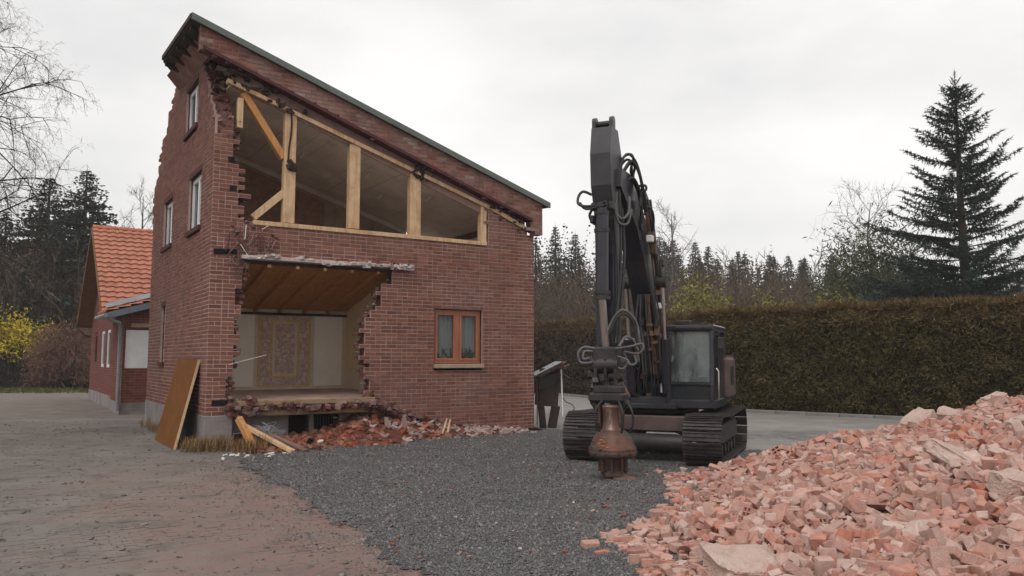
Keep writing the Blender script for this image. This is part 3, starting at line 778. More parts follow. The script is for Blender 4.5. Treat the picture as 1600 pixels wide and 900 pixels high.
pf = lambda a, d, z: (a, d, z)
pl = lambda a, d, z: (d, a, z)
fb, fr_ = courses(in_front, 7.70, 0.0566, 84, seed=3, rects=[(4.93, 6.21, 1.51, 2.88)])
front = wall('front_wall', pf, fb, fr_, .34, 'brick', 'mortar', 'core', 'brick_single', 300, key=lambda t: (hw((t[0] + t[1]) / 2, 0, t[2]) - Vector((0, 0, 1.75))).length - (t[1] - t[0]) * 6)
lb, lr_ = courses(in_left, 7.25, 0.64, 95, seed=4, rects=[(a, c, z0 - .10, z1 + .12) for a, c, z0, z1 in LWIN])
left = wall('left_wall', pl, [(max(.0, a), b_, z) for a, b_, z in lb], lr_, .36, 'brick', 'mortar', 'core', 'brick_single', 300, key=lambda t: (hw(0, (t[0] + t[1]) / 2, t[2]) - Vector((0, 0, 1.75))).length - (t[1] - t[0]) * 6)

# broken teeth and lumps along the torn edges
b = MB()
def edge_lumps(P, d0, d1, n, s, mapf):
    for (p, q) in zip(P, P[1:]):
        l = math.hypot(q[0] - p[0], q[1] - p[1])
        for _ in range(int(l * n)):
            t = rb.random(); a = p[0] + (q[0] - p[0]) * t + rb.gauss(0, .04); z = p[1] + (q[1] - p[1]) * t + rb.gauss(0, .04)
            sz = s * rb.uniform(.5, 1.4)
            b.chunk(mapf(a, rb.uniform(d0, d1), z), (sz * 1.7, sz, sz * .8), rb, 0, .8)
edge_lumps(GF[:10], .05, .33, 34, .07, pf)
edge_lumps(GF[12:], .05, .33, 26, .07, pf)
edge_lumps(UP[:10], .06, .33, 26, .07, pf)
edge_lumps(LW[:8][:7], .05, .34, 30, .07, pl)
edge_lumps(LW[9:], .06, .34, 8, .08, pl)
edge_lumps([(.5, 7.25), (1.6, 6.9)], .02, .2, 10, .07, pf)
edge_lumps([(.45, 4.48), (.5, 4.2), (.7, 3.85)], -.05, .2, 60, .06, pf)
edge_lumps([(.65, 4.45), (1.0, 4.4), (1.35, 4.25)], -.03, .05, 22, .05, pf)
edge_lumps([(7.5, 4.95), (7.75, 4.8)], -.1, .1, 30, .07, pf)
o = b.build('torn_edge', 'core_chunk', front); o['kind'] = 'stuff'
# black boxes painting the dark of holes where beams pulled out
for (u0, u1, z0, z1) in ((.06, .50, 3.80, 3.91), (.12, .42, .83, .94), (.28, .40, 5.66, 5.78), (.33, .46, 5.08, 5.20)):
    b = MB(); b.cbox(((u0 + u1) / 2, .02, (z0 + z1) / 2), (u1 - u0, .06, z1 - z0), 0, Euler((0, rb.uniform(-.05, .05), 0)).to_matrix())
    b.build('beam_hole_dark', 'black', front)
# splintered laths and roots of reed plaster hanging at the corner
b = MB()
for _ in range(46):
    u = rb.uniform(.35, 1.3); z = 4.45 - (u - .35) * .25 - rb.random() * (.9 if u < .8 else .25)
    p0 = Vector((u, -.03, z)); a = rb.uniform(2.2, 5.2); l = rb.uniform(.15, .45)
    p1 = p0 + Vector((math.cos(a) * l * .5, rb.uniform(-.08, .02), -abs(math.sin(a)) * l * .6)); p2 = p1 + Vector((rb.uniform(-.1, .1), rb.uniform(-.05, .02), -l * .4))
    b.tube([p0, p1, p2], rb.uniform(.006, .012), 4)
o = b.build('hanging_debris', 'core_chunk', front); o['kind'] = 'stuff'
b = MB()
for (p, q) in (((.66, -.04, 4.42), (.64, -.04, 4.12)), ((.98, -.03, 4.36), (1.1, -.03, 4.44)), ((.55, -.06, 4.02), (.72, -.06, 3.78))):
    b.beam(p, q, .03, .012)
b.build('white_splinter', 'plaster', front)

# concrete plinth
b = MB()
b.cbox((.255, .172, .31), (.53, .364, .66), 0, None, .015)
b.box((-.012, .345, -.1), (.36, 7.26, .638))
b.build('plinth', 'plinth', house)
# remaining walls and floors
b = MB(); b.box((7.30, .35, 0), (7.66, 7.25, 5.3)); b.prism([(7.301, .35, 5.3), (7.301, 7.25, 5.3), (7.301, 7.25, 5.55), (7.301, .35, 5.55)], (.358, 0, 0)); b.build('right_wall', 'core', house)
b = MB(); b.box((.37, 6.9, 0), (7.29, 7.25, 4.45)); b.build('rear_wall', 'core', house)

# gable band of old brick standing proud under the roof edge
def in_band(u, z):
    if u < -.36 or u > 7.87: return False
    if z > roofline(u) - .03: return False
    lo = 7.88 - .3445 * (u + .36)
    if u > 7.52: lo = 4.83
    return z > lo + .005
bb, brn = courses(lambda a, z: in_band(a - .36, z), 8.23, 4.81, 46, jit_=.015, seed=9)
pbnd = lambda a, d, z: (a - .36, d - .14, z)
band = wall('gable_band', pbnd, bb, brn, .24, 'band_brick', 'band_mortar', 'core')
# close the stepped mortar edge under the trim and along the flashing with sloping boards
def sloped(name, u0, u1, zf, h, v0, v1, m, slope=-.331):
    t = MB(); z0, z1 = zf(u0), zf(u1)
    t.prism([(u0, v0, z0), (u1, v0, z1), (u1, v0, z1 + h), (u0, v0, z0 + h)], (0, v1 - v0, 0)); return t.build(name, m, house)
lowz = lambda u: 7.88 - .3445 * (u + .36)
sloped('flashing', -.30, 7.55, lambda u: lowz(u) - .035, .07, -.185, .10, 'flash_red')
sloped('soffit_board', .30, 7.45, lambda u: lowz(u) - .40, .36, .045, .08, 'soffit_board')
sloped('top_plate', .22, 6.42, lambda u: 7.25 - .3155 * (u - .34), .085, -.02, .14, 'pine')
sloped('rafter', 6.43, 7.45, lambda u: 5.33 - .40 * (u - 6.43), .10, -.02, .05, 'pine')
# torn dark timber and rags hanging between flashing and plate
b = MB()
for _ in range(60):
    u = rb.choice((rb.uniform(0, 1.9), rb.uniform(6.4, 7.4), rb.uniform(4.4, 4.7), rb.uniform(0, 1.2)))
    z = lowz(u) - rb.uniform(.04, .36)
    b.chunk((u, rb.uniform(-.06, .05), z), (rb.uniform(.08, .28), .06, rb.uniform(.04, .12)), rb, 0, .5)
o = b.build('torn_timber', 'dark_wood', house); o['kind'] = 'stuff'
# roof
rf = MB()
def roof_poly(poly, z_off, th):
    return [(u, v, roofline(u, v) + z_off) for u, v in poly], (0, 0, -th)
rpoly = [(-.52, -.20), (8.03, -.20), (8.03, 4.9), (6.5, 5.1), (4.2, 4.8), (2.2, 5.0), (.9, 4.7), (.1, 4.2), (-.52, 3.15)]
pts_, ex_ = roof_poly(rpoly, 0, .10); rf.prism(pts_, ex_)
roof = rf.build('roof', 'dark_wood', house)
t = MB(); t.prism([(-.54, -.235, roofline(-.54) + .03), (8.05, -.235, roofline(8.05) + .03), (8.05, -.235, roofline(8.05) - .10), (-.54, -.235, roofline(-.54) - .10)], (0, .05, 0))
t.prism([(-.545, -.18, roofline(-.545) + .03), (8.05, -.18, roofline(8.05) + .03), (8.05, -.18, roofline(8.05) + .006), (-.545, -.18, roofline(-.545) + .006)], (0, .16, 0))
t.build('roof_trim', 'trim_green', roof)
t = MB(); t.prism([(-.56, -.18, roofline(-.56) - .08), (-.56, 3.12, roofline(-.56, 3.12) - .08), (-.56, 3.12, roofline(-.56, 3.12) + .02), (-.56, -.18, roofline(-.56) + .02)], (.035, 0, 0)); t.build('eaves_trim', 'dark_wood', roof)
for v in (.15, .85, 1.6, 2.35, 3.0):
    t = MB(); t.prism([(-.49, v, roofline(-.49, v) - .17), (-.02, v, roofline(-.02, v) - .18), (-.02, v, roofline(-.02, v) - .105), (-.49, v, roofline(-.49, v) - .105)], (0, .12, 0)); t.build('rafter_tail', 'dark_wood', roof)
# brick corbel closing the eaves on the left wall, and bricks left standing out of its torn rear edge
t = MB()
ru = lambda u, v: roofline(u, v) - .102
V_ = []
for v in (.75, 4.0):
    V_ += [(-.004, v, 7.98 + .06 * v), (-.30, v, ru(-.30, v)), (.06, v, ru(.06, v)), (.06, v, 7.98 + .06 * v)]
t.add(V_, [(0, 1, 5, 4), (1, 2, 6, 5), (2, 3, 7, 6), (3, 0, 4, 7), (0, 3, 2, 1), (4, 5, 6, 7)])
t.build('eaves_corbel', 'band_brick', left)
for (v, z, l, h) in ((4.35, 8.28, .30, .16), (4.62, 8.05, .34, .14), (5.0, 7.90, .62, .42), (5.35, 7.62, .30, .12), (5.75, 7.34, .42, .16), (6.05, 7.12, .34, .14), (6.35, 6.86, .50, .20), (6.7, 6.56, .42, .16), (6.95, 6.34, .36, .26), (7.12, 6.12, .40, .15), (7.2, 5.86, .34, .22), (7.22, 5.55, .26, .14)):
    t = MB(); t.cbox((.17, v + .22, z), (.30, l, h), 0, Euler((rb.uniform(-.06, .06), 0, rb.uniform(-.05, .05))).to_matrix(), .012); t.build('toothed_brick', 'core_chunk', left)
# timber posts and braces of the open upper storey
def plate(u): return 7.25 - .3155 * (u - .34)
for (u0, u1, zb, zt) in ((1.41, 1.655, 4.55, None), (2.84, 3.09, 4.56, None), (4.30, 4.57, 4.54, None), (6.17, 6.33, 4.50, None)):
    t = MB(); t.cbox(((u0 + u1) / 2, .10, (zb + plate(u1)) / 2 + .02), (u1 - u0, .16, plate(u1) - zb + .04), 0, None, .006); po_ = t.build('post', 'pine', house)
    if u0 == 1.41:
        k = MB()
        for _ in range(9):
            k.chunk((1.56 + rb.uniform(-.06, .06), .0, 5.75 + rb.uniform(-.10, .12)), (.12, .08, .12), rb)
        zz = 6.85
        pts_ = []
        while zz > 5.8:
            pts_.append((1.53 + .02 * math.sin(zz * 5) - (6.85 - zz) * .02, .015, zz)); zz -= .1
        k.tube(pts_, .022, 5)
        k.build('split_knot', 'dark_wood', po_)
t = MB(); t.cbox((.50, .1, 6.72), (.11, .12, .62), 0, None, .005); t.build('post', 'pine', house)
t = MB(); t.beam((.56, .12, 7.16), (1.42, .12, 5.92), .14, .14, 0, (0, 1, 0), .005); t.build('brace', 'pine_orange', house)
t = MB(); t.beam((.82, .12, 4.60), (1.45, .12, 5.20), .14, .15, 0, (0, 1, 0), .005); t.build('brace', 'pine', house)
t = MB(); t.cbox((3.56, .10, 4.49), (5.52, .26, .09), 0, None, .006); t.build('sill_beam', 'pine', house)
# upper room
t = MB(); 
def cz(u): return 7.36 - .3155 * (u - .34)
for i in range(24):                                    # ceiling boards run back from the front
    u0 = .36 + i * .29; u1 = u0 + .284
    t = MB(); t.prism([(u0, .17, cz(u0) + rb.uniform(0, .035)), (u1, .17, cz(u1) + rb.uniform(0, .035)), (u1, .17, cz(u1) + .05), (u0, .17, cz(u0) + .05)], (0, 4.7, 0))
    t.build('ceiling_board', 'ceil_white', house)
t = MB(); t.prism([(.37, 4.6, 4.1), (6.35, 4.6, 4.1), (6.35, 4.6, cz(6.35) - .01), (.37, 4.6, cz(.37) - .01)], (0, .12, 0)); aw = t.build('attic_wall', 'attic_wall', house)
for (u0, u1, m_) in ((.55, 1.15, 'attic_paper'), (1.35, 1.55, 'attic_wall'), (1.75, 3.9, 'attic_paper'), (4.2, 4.6, 'attic_wall')):
    t = MB(); t.prism([(u0, 4.585, 4.3), (u1, 4.585, 4.3), (u1, 4.585, cz(u1) - .22), (u0, 4.585, cz(u0) - .22)], (0, .012, 0)); t.build('wallpaper_strip', m_, aw)
t = MB(); t.prism([(.37, 4.56, cz(.37) - .14), (6.35, 4.56, cz(6.35) - .14), (6.35, 4.56, cz(6.35) - .005), (.37, 4.56, cz(.37) - .005)], (0, .03, 0)); t.build('cornice_board', 'ceil_white', aw)
t = MB(); t.box((.371, .36, 4.06), (7.29, 6.89, 4.40)); t.build('upper_floor', 'plaster', house)
t = MB(); t.prism([(7.292, .36, 4.41), (7.292, 6.8, 4.41), (7.292, 6.8, 5.0), (7.292, .36, 5.0)], (.006, 0, 0)); t.build('attic_bounce_lining', 'plaster', house)  # pale linings added to bounce daylight around the attic
t = MB(); t.prism([(.362, .45, 4.41), (.362, 1.0, 4.41), (.362, 1.0, 6.8), (.362, .45, 6.5)], (.007, 0, 0)); t.build('attic_bounce_lining', 'plaster', house)
t = MB(); t.prism([(.362, 1.0, 5.8), (.362, 4.55, 5.8), (.362, 4.55, 6.8), (.362, 1.0, 6.8)], (.007, 0, 0)); t.build('attic_bounce_lining', 'plaster', house)
t = MB()
for (u, v, z) in ((2.2, 1.6, 0), (2.5, 2.2, 0), (3.9, 1.5, 0), (4.7, 2.6, 0), (1.9, 2.8, 0), (5.4, 1.2, 0)):
    a = rb.uniform(-.3, .3)
    t.prism([(u, v, cz(u) - .004), (u + .03, v - .02, cz(u + .03) - .004), (u + .10, v + .38, cz(u + .10) - .03), (u + .05, v + .40, cz(u + .05) - .03)], (0, 0, -.02))
o = t.build('plaster_flake', 'plaster', house); o['kind'] = 'stuff'
# ground floor room
t = MB(); t.prism([(.371, .05, .90), (.371, 3.3, 1.00), (.371, 3.3, .9), (.371, .05, .80)], (3.9, 0, 0)); t.build('room_floor', 'floor_dust', house)
t = MB()
t.cbox((2.0, -.03, .865), (2.95, .14, .10), 0, None, .01)
t.cbox((1.95, .10, .665), (2.85, .22, .13), 0, None, .015)
t.build('slab_edge', 'slab', house)
b = MB()
for _ in range(190):
    u = rb.uniform(.4, 3.7); b.chunk((u, rb.uniform(-.14, .18), rb.uniform(.70, .83) + .03 * math.sin(u * 5)), (rb.uniform(.08, .22), .12, rb.uniform(.05, .11)), rb, 0, .6)
for _ in range(60):
    u = rb.uniform(.4, .9); b.chunk((u, rb.uniform(-.14, .18), rb.uniform(.62, .98)), (rb.uniform(.08, .22), .12, rb.uniform(.05, .11)), rb, 0, .7)
for _ in range(150):
    t_ = rb.random(); u = 3.35 + 1.9 * t_; b.chunk((u, rb.uniform(-.10, .2), .86 - .62 * t_ ** .7 + rb.gauss(0, .06)), (rb.uniform(.08, .26), .14, rb.uniform(.05, .12)), rb, 0, .6)
o = b.build('slab_rubble', 'core_chunk', house); o['kind'] = 'stuff'
bw = MB(); bw.box((.371, 3.3, .6), (4.25, 3.4, 4.0)); back = bw.build('back_room_wall', 'paper_beige', house)
def panel(u0, u1, z0, z1, m_, d=.012, dep=.02, par=back, nm='wall_panel'):
    q = MB(); q.box((u0, 3.3 - dep, z0), (u1, 3.3 - dep + d, z1)); return q.build(nm, m_, par)
panel(.75, 1.77, 1.08, 2.86, 'plaster')
panel(1.86, 3.16, 1.05, 2.84, 'paper_gold', .012, .016)
panel(1.92, 3.10, 1.11, 2.78, 'paper_floral', .012, .022)
panel(2.16, 2.86, 1.27, 2.70, 'paper_gold', .012, .028)
panel(2.21, 2.81, 1.32, 2.65, 'paper_beige', .012, .034)
panel(2.27, 2.75, 1.38, 2.60, 'paper_floral', .012, .040)
panel(3.25, 3.98, 1.07, 2.86, 'plaster')
t = MB(); t.box((.40, 3.24, .99), (4.07, 3.278, 1.06)); t.build('skirting', 'paper_beige', back)
t = MB(); t.box((4.08, .35, .90), (4.20, 3.299, 3.9)); rw = t.build('side_room_wall', 'plaster_yellow', house)
t = MB(); t.box((4.06, .4, .98), (4.079, 3.2, 1.35)); t.build('stained_dado', 'paper_beige', rw)
t = MB(); t.box((.362, .35, .6), (.369, 3.3, 4.0)); t.build('inner_left_lining', 'plaster', house)
# room ceiling of boards with rafters underneath, sloping back
def rcz(v): return 3.72 - .232 * v
for i in range(14):
    v0 = .10 + i * .23; v1 = v0 + .226
    t = MB(); t.prism([(.38, v0, rcz(v0)), (.38, v1, rcz(v1)), (.38, v1, rcz(v1) + .04), (.38, v0, rcz(v0) + .04)], (3.9, 0, 0)); t.build('ceiling_plank', 'ceil_wood', house)
for u in (.66, 1.14, 1.73, 2.32, 2.93, 3.54):
    t = MB(); t.prism([(u, .06, rcz(.06) - .10), (u, 3.29, rcz(3.29) - .10), (u, 3.29, rcz(3.29) - .003), (u, .06, rcz(.06) - .003)], (.06, 0, 0)); rf_ = t.build('ceiling_rafter', 'ceil_wood', house)
    if u < 2.9:
        t = MB(); t.cbox((u + .03, .052, rcz(.05) - .05), (.07, .014, .11)); t.build('sawn_end', 'pine', rf_)
t = MB(); t.box((.4, 3.22, rcz(3.25) - .16), (4.07, 3.28, rcz(3.25) - .10)); t.build('dark_rail', 'dark_wood', house)
# steel lintel with flaking white plaster over the hole
t = MB(); t.cbox((2.45, -.03, 3.775), (3.75, .20, .075), 0, Euler((0, -.006, 0)).to_matrix(), .008); t.build('lintel', 'white_lintel', front)
t = MB(); t.cbox((2.3, .10, 3.70), (3.4, .16, .07)); t.build('lintel_shade_board', 'dark_wood', front)
b = MB()
for _ in range(34):
    u = rb.uniform(2.4, 4.2); b.chunk((u, -.09, 3.83 + rb.uniform(-.01, .03)), (rb.uniform(.04, .14), .07, rb.uniform(.02, .07)), rb, 0, .4)
o = b.build('brick_crumbs', 'red_rubble', front); o['kind'] = 'stuff'
b = MB()
for _ in range(46):
    u = rb.uniform(.7, 4.35); b.chunk((u, -.10 + rb.uniform(-.03, .04), 3.775 + rb.uniform(-.05, .05)), (rb.uniform(.08, .34), .08, rb.uniform(.03, .08)), rb, 0, .15)
o = b.build('plaster_scab', 'white_lintel', front); o['kind'] = 'stuff'
# basement
t = MB()
t.box((.53, .40, -.05), (1.75, .55, .60)); t.box((2.86, .40, -.05), (3.62, .55, .60)); t.box((1.75, .40, -.05), (2.86, .55, .10)); t.box((2.20, .41, .10), (2.29, .54, .60))
bs = t.build('basement_wall', 'plinth', house)
t = MB(); t.box((1.7, .9, -.1), (2.9, 1.0, .6)); t.build('cellar_dark_sheet', 'black', house)  # black sheets paint the darkness of the cellar
t = MB(); t.box((3.62, .5, 0), (4.4, .6, .55)); t.build('cellar_dark_sheet', 'black', house)
for i in range(9):
    t = MB(); t.tube([(2.33 + i * .062, .45, .10), (2.33 + i * .062, .45, .6)], .008, 5); t.build('window_bar', 'steel_dark', bs)
b = MB(); b.prism([(3.5, .10, 0), (4.5, .10, 0), (5.3, .10, 0), (5.2, .10, .22), (4.5, .10, .38), (3.9, .10, .55), (3.5, .10, .62)], (0, .25, 0)); b.build('torn_base', 'core', house)
b = MB(); b.box((4.4, .12, -.05), (6.9, .3, .26)); b.build('torn_base', 'core', house)

# windows ---------------------------------------------------------------
def bars(mb, a0, a1, z0, z1, w, d0, d1, pm):
    """rectangular frame from four bars butted end to end"""
    def pb(x0, x1, y0, y1):
        vs = [Vector(pm(x, d, z)) for x in (x0, x1) for d in (d0, d1) for z in (y0, y1)]
        mb.add(vs, [(0, 1, 3, 2), (4, 6, 7, 5), (0, 4, 5, 1), (2, 3, 7, 6), (0, 2, 6, 4), (1, 5, 7, 3)])
    pb(a0, a1, z0, z0 + w); pb(a0, a1, z1 - w, z1); pb(a0, a0 + w, z0 + w, z1 - w); pb(a1 - w, a1, z0 + w, z1 - w)
# orange window in the front wall
t = MB(); bars(t, 4.94, 6.20, 1.64, 2.87, .06, .10, .18, pf); t.box((5.535, .101, 1.70), (5.635, .179, 2.81)); win = t.build('window', 'orange_frame', house)
for (a0, a1) in ((5.002, 5.533), (5.637, 6.138)):
    t = MB(); bars(t, a0, a1, 1.702, 2.808, .055, .085, .15, pf); sash = t.build('sash', 'orange_frame', win)
    t = MB(); t.box((a0 + .05, .118, 1.75), (a1 - .05, .124, 2.76)); t.build('pane', 'clear_glass', win)
t = MB()
for i in range(40):
    u0 = 4.97 + i * .031; t.box((u0, .19 + .006 * math.sin(i * 1.7), 1.66), (u0 + .031, .195 + .006 * math.sin(i * 1.7), 2.85))
t.build('curtain', 'grey_curtain', win)
t = MB(); r5 = random.Random(2)
for (cu, n_) in ((5.15, 26), (5.42, 26), (5.78, 50), (5.98, 40)):
    for _ in range(n_):
        a = r5.uniform(0, 6.28); l = r5.uniform(.08, .34); p = Vector((cu, .155, 1.72))
        q = p + Vector((math.cos(a) * l * .6, math.sin(a) * .03, l * r5.uniform(.4, 1)))
        s_ = Vector((.012, 0, .008)); t.add([p - s_ * .3, q - s_, q + Vector((0, 0, .03)), q + s_], [(0, 1, 2, 3)])
o = t.build('pot_plants', 'needle', win, fix=False); o['kind'] = 'stuff'
t = MB(); t.cbox((5.57, .03, 1.575), (1.30, .22, .10), 0, None, .01); t.build('sill', 'sill_stone', win)
# white windows in the left wall
for i, (a0, a1, z0, z1) in enumerate(LWIN):
    narrow = i == 3
    t = MB(); bars(t, a0 + .005, a1 - .005, z0 + .002, z1 - .004, .10 if not narrow else .07, .085, .17, pl)
    if not narrow:
        mid = (a0 + a1) / 2; t.box((.086, mid - .06, z0 + .102), (.169, mid + .06, z1 - .104))
    wn_ = t.build('window', 'white_frame', house)
    t = MB(); t.box((.120, a0 + .06, z0 + .06), (.126, a1 - .06, z1 - .06)); t.build('pane', 'glass', wn_)
    if i > 1:
        t = MB(); t.box((.30, a0 + .02, z0), (.31, a1 - .02, z1)); t.build('curtain', 'curtain' if i != 3 else 'soffit_board', wn_)
    t = MB(); n_ = int((a1 - a0 + .16) / .08)
    for k in range(n_):
        t.box((-.05, a0 - .08 + k * .08 + .004, z0 - .10), (.08, a0 - .08 + (k + 1) * .08 - .004, z0 - .005))
    t.build('sill', 'brick_sill', wn_)
    t = MB()
    for k in range(int((a1 - a0) / .08)):
        t.box((-.008, a0 + k * .08 + .004, z1 + .003), (.06, a0 + (k + 1) * .08 - .004, z1 + .115))
    t.build('lintel_course', 'brick_sill', wn_)
# thin cable swinging across the hole
t = MB(); t.tube([(.40, -.06, 1.63), (.75, -.05, 1.72), (1.15, .0, 1.82)], .0045, 5); t.build('loose_wire', 'plaster', house)

# ================================================================== TILED ANNEXE behind the torn house
V0 = 14.3
annex = thing('brick_annexe', 'low red brick annexe with orange tiled gable roof and grey downpipe behind the torn house', 'house', hw(0, V0), HROT)
def in_gable(a, z):
    if a < 0 or a > 8.8 or z < .42: return False
    if z > 3.30 + .735 * (4.4 - abs(a - 4.4)): return False
    for (a0, a1, z0, z1) in GWIN:
        if a0 < a < a1 and z0 < z < z1: return False
    return True
GWIN = [(1.70, 2.95, 1.40, 2.83), (3.55, 4.85, 1.40, 2.83), (6.2, 7.5, 1.49, 2.83)]
gb, gr_ = courses(in_gable, 8.8, .42, 75, jit_=.0, seed=31, rects=GWIN)
gw_ = wall('gable_wall', lambda a, d, z: (d - .0, a, z), gb, gr_, .30, 'annex_brick', 'annex_mortar', 'annex_mortar', parent=annex)
t = MB(); t.box((-.02, -.02, -.1), (.3, 8.8, .419)); t.build('plinth', 'plinth', annex)
for i, (a0, a1, z0, z1) in enumerate(GWIN):
    t = MB(); bars(t, a0 + .01, a1 - .01, z0 + .01, z1 - .01, .12, .04, .12, pl)
    wn_ = t.build('window', 'white_frame' if i < 2 else 'brown_door', annex)
    t = MB(); t.box((.075, a0 + .10, z0 + .10), (.08, a1 - .10, z1 - .10)); t.build('pane', 'glass', wn_)
    t = MB(); t.box((.25, a0, z0), (.26, a1, z1)); t.build('curtain', 'curtain' if i < 2 else 'black', wn_)  # brown window gets a black sheet painting the dark room behind
# porch wing in front of the gable wall
PV = -2.8
def in_porch(a, z):
    return 0 <= a <= 3.2 and .36 < z < 3.16 + .30 * a and not (.08 < a < 1.3 and 1.42 < z < 2.66)
pb_, prn = courses(lambda a, z: in_porch(a, z), 3.2, .36, 46, jit_=0, seed=33, rects=[(.08, 1.3, 1.42, 2.66)])
wall('porch_wall', lambda a, d, z: (a - .12, PV + d, z), pb_, prn, .25, 'annex_brick', 'annex_mortar', 'annex_mortar', parent=annex)
sb_, srn = courses(lambda a, z: .36 < z < 3.1, 2.5, .36, 34, jit_=0, seed=34)
wall('porch_side_wall', lambda a, d, z: (-.12 + d, PV + .26 + a, z), sb_, srn, .24, 'annex_brick', 'annex_mortar', 'annex_mortar', parent=annex)
t = MB(); t.box((-.15, PV - .03, -.1), (3.1, PV + .24, .358)); t.box((-.15, PV + .241, -.1), (.1, -.021, .358)); t.build('porch_plinth', 'plinth', annex)
t = MB(); t.cbox((.56, PV + .04, 2.04), (1.20, .05, 1.22), 0, None, .01); t.build('white_board', 'white_board', annex)
t = MB(); t.cbox((.70, PV + .02, 2.80), (1.2, .06, .12)); t.build('board_rail', 'sill_stone', annex)
def prz(u): return 3.36 + .30 * u
t = MB(); t.prism([(-.62, PV - .35, prz(-.62)), (3.4, PV - .35, prz(3.4)), (3.4, PV - .35, prz(3.4) - .20), (-.62, PV - .35, prz(-.62) - .20)], (0, .05, 0)); t.build('porch_fascia', 'slate_fascia', annex)
t = MB(); t.prism([(-.60, PV - .30, prz(-.60) - .01), (3.4, PV - .30, prz(3.4) - .01), (3.4, PV - .30, prz(3.4) - .10), (-.60, PV - .30, prz(-.60) - .10)], (0, 3.3, 0)); prf = t.build('porch_roof', 'soffit_wood', annex)
def tile_mesh(w, l, m_):
    """interlocking pantile: a wavy sheet with a thick lower lip"""
    q = MB(); n = 6; top = []; bot = []
    for i in range(n + 1):
        x = -w / 2 + w * i / n; z = .018 + .020 * math.sin(2 * math.pi * (i / n) - .6)
        top.append(((x, -l / 2, z + .062), (x, l / 2, z - .004)))
        bot.append((x, -l / 2, z - .006))
    vs = [p for pr in top for p in pr] + bot
    fs = [(2 * i, 2 * i + 2, 2 * i + 3, 2 * i + 1) for i in range(n)] + [(2 * (n + 1) + i, 2 * (n + 1) + i + 1, 2 * i + 2, 2 * i) for i in range(n)]
    q.add(vs, fs, 0, False); return q.mesh('roof_tile', m_)
# main roof
EZ, EV, RV, RZ = 3.30, -.50, 4.40, 6.90
sl = Vector((0, RV - EV, RZ - EZ)); SLN = sl.length; sl.normalize()
nrm_ = Vector((0, -sl.z, sl.y))
t = MB()
t.prism([(-.52, EV, EZ - .05), (-.52, RV, RZ - .05), (-.52, RV, RZ - .17), (-.52, EV, EZ - .17)], (6.0, 0, 0))
t.prism([(-.52, 2 * RV - EV, EZ - .05), (-.52, RV, RZ - .052), (-.52, RV, RZ - .17), (-.52, 2 * RV - EV, EZ - .17)], (6.0, 0, 0))
mroof = t.build('main_roof', 'soffit_wood', annex)
TW, TR = .30, .34
tm = tile_mesh(TW, TR + .05, 'tile')
ang_t = math.atan2(sl.z, sl.y)
tj = MB(); nsing = 0
for j in range(int(SLN / TR) + 1):
    for i in range(20):
        u = -.52 + TW * (i + .5); p = Vector((u, EV, EZ - .04)) + sl * (TR * (j + .5))
        if p.z > RZ + .02: continue
        if nsing < 300 and i < 15:
            o = link('roof_tile', tm, mroof, p + nrm_ * rb.uniform(0, .006)); o.rotation_euler = (ang_t, rb.uniform(-.012, .012), 0); nsing += 1
        else:
            mt = Matrix.Translation(p) @ Matrix.Rotation(ang_t, 4, 'X')
            tj.add([mt @ v.co for v in tm.vertices], [tuple(f.vertices) for f in tm.polygons])
if tj.v:
    o = tj.build('roof_tile', 'tile_joined', mroof, fix=False); o['kind'] = 'stuff'
t = MB()
for i in range(15):
    t.lathe([(.085, 0), (.10, .02), (.085, .33)], 10, 0, Matrix.Translation((-.52 + i * .32, RV, RZ + .01)) @ Matrix.Rotation(R(90), 4, 'Y'))
o = t.build('ridge_tiles', 'tile_joined', mroof); o['kind'] = 'stuff'
for sgn in (0, 1):                              # barge boards of the gable
    y0 = EV - .03 if not sgn else 2 * RV - EV + .03
    t = MB(); t.prism([(-.56, y0, EZ - .20), (-.56, RV, RZ - .19), (-.56, RV, RZ - .005), (-.56, y0, EZ - .01)], (.035, 0, 0)); t.build('barge_board', 'soffit_wood', mroof)
# porch tiles and zinc valley
ptm = tile_mesh(TW, TR + .05, 'tile_joined')
tj = MB()
for i in range(11):
    for j in range(10):
        u = -.45 + TR * i; v = PV - .15 + TW * j
        if v > -.5 + .40 * (u + .5) - .1: continue
        mt = Matrix.Translation((u, v, prz(u) + .02)) @ Matrix.Rotation(-math.atan(.30), 4, 'Y') @ Matrix.Rotation(R(-90), 4, 'Z')
        tj.add([mt @ p.co for p in ptm.vertices], [tuple(f.vertices) for f in ptm.polygons])
o = tj.build('porch_tile', 'tile_joined', prf, fix=False); o['kind'] = 'stuff'
t = MB(); q0 = Vector((-.42, -.52, 3.36)); q1 = Vector((3.2, .95, 4.45))
t.add([q0 + Vector((0, -.02, .10)), q1 + Vector((0, -.02, .12)), q1 + Vector((0, .24, .32)), q0 + Vector((0, .18, .26))], [(0, 1, 2, 3)])
t.build('valley_flashing', 'zinc', prf)
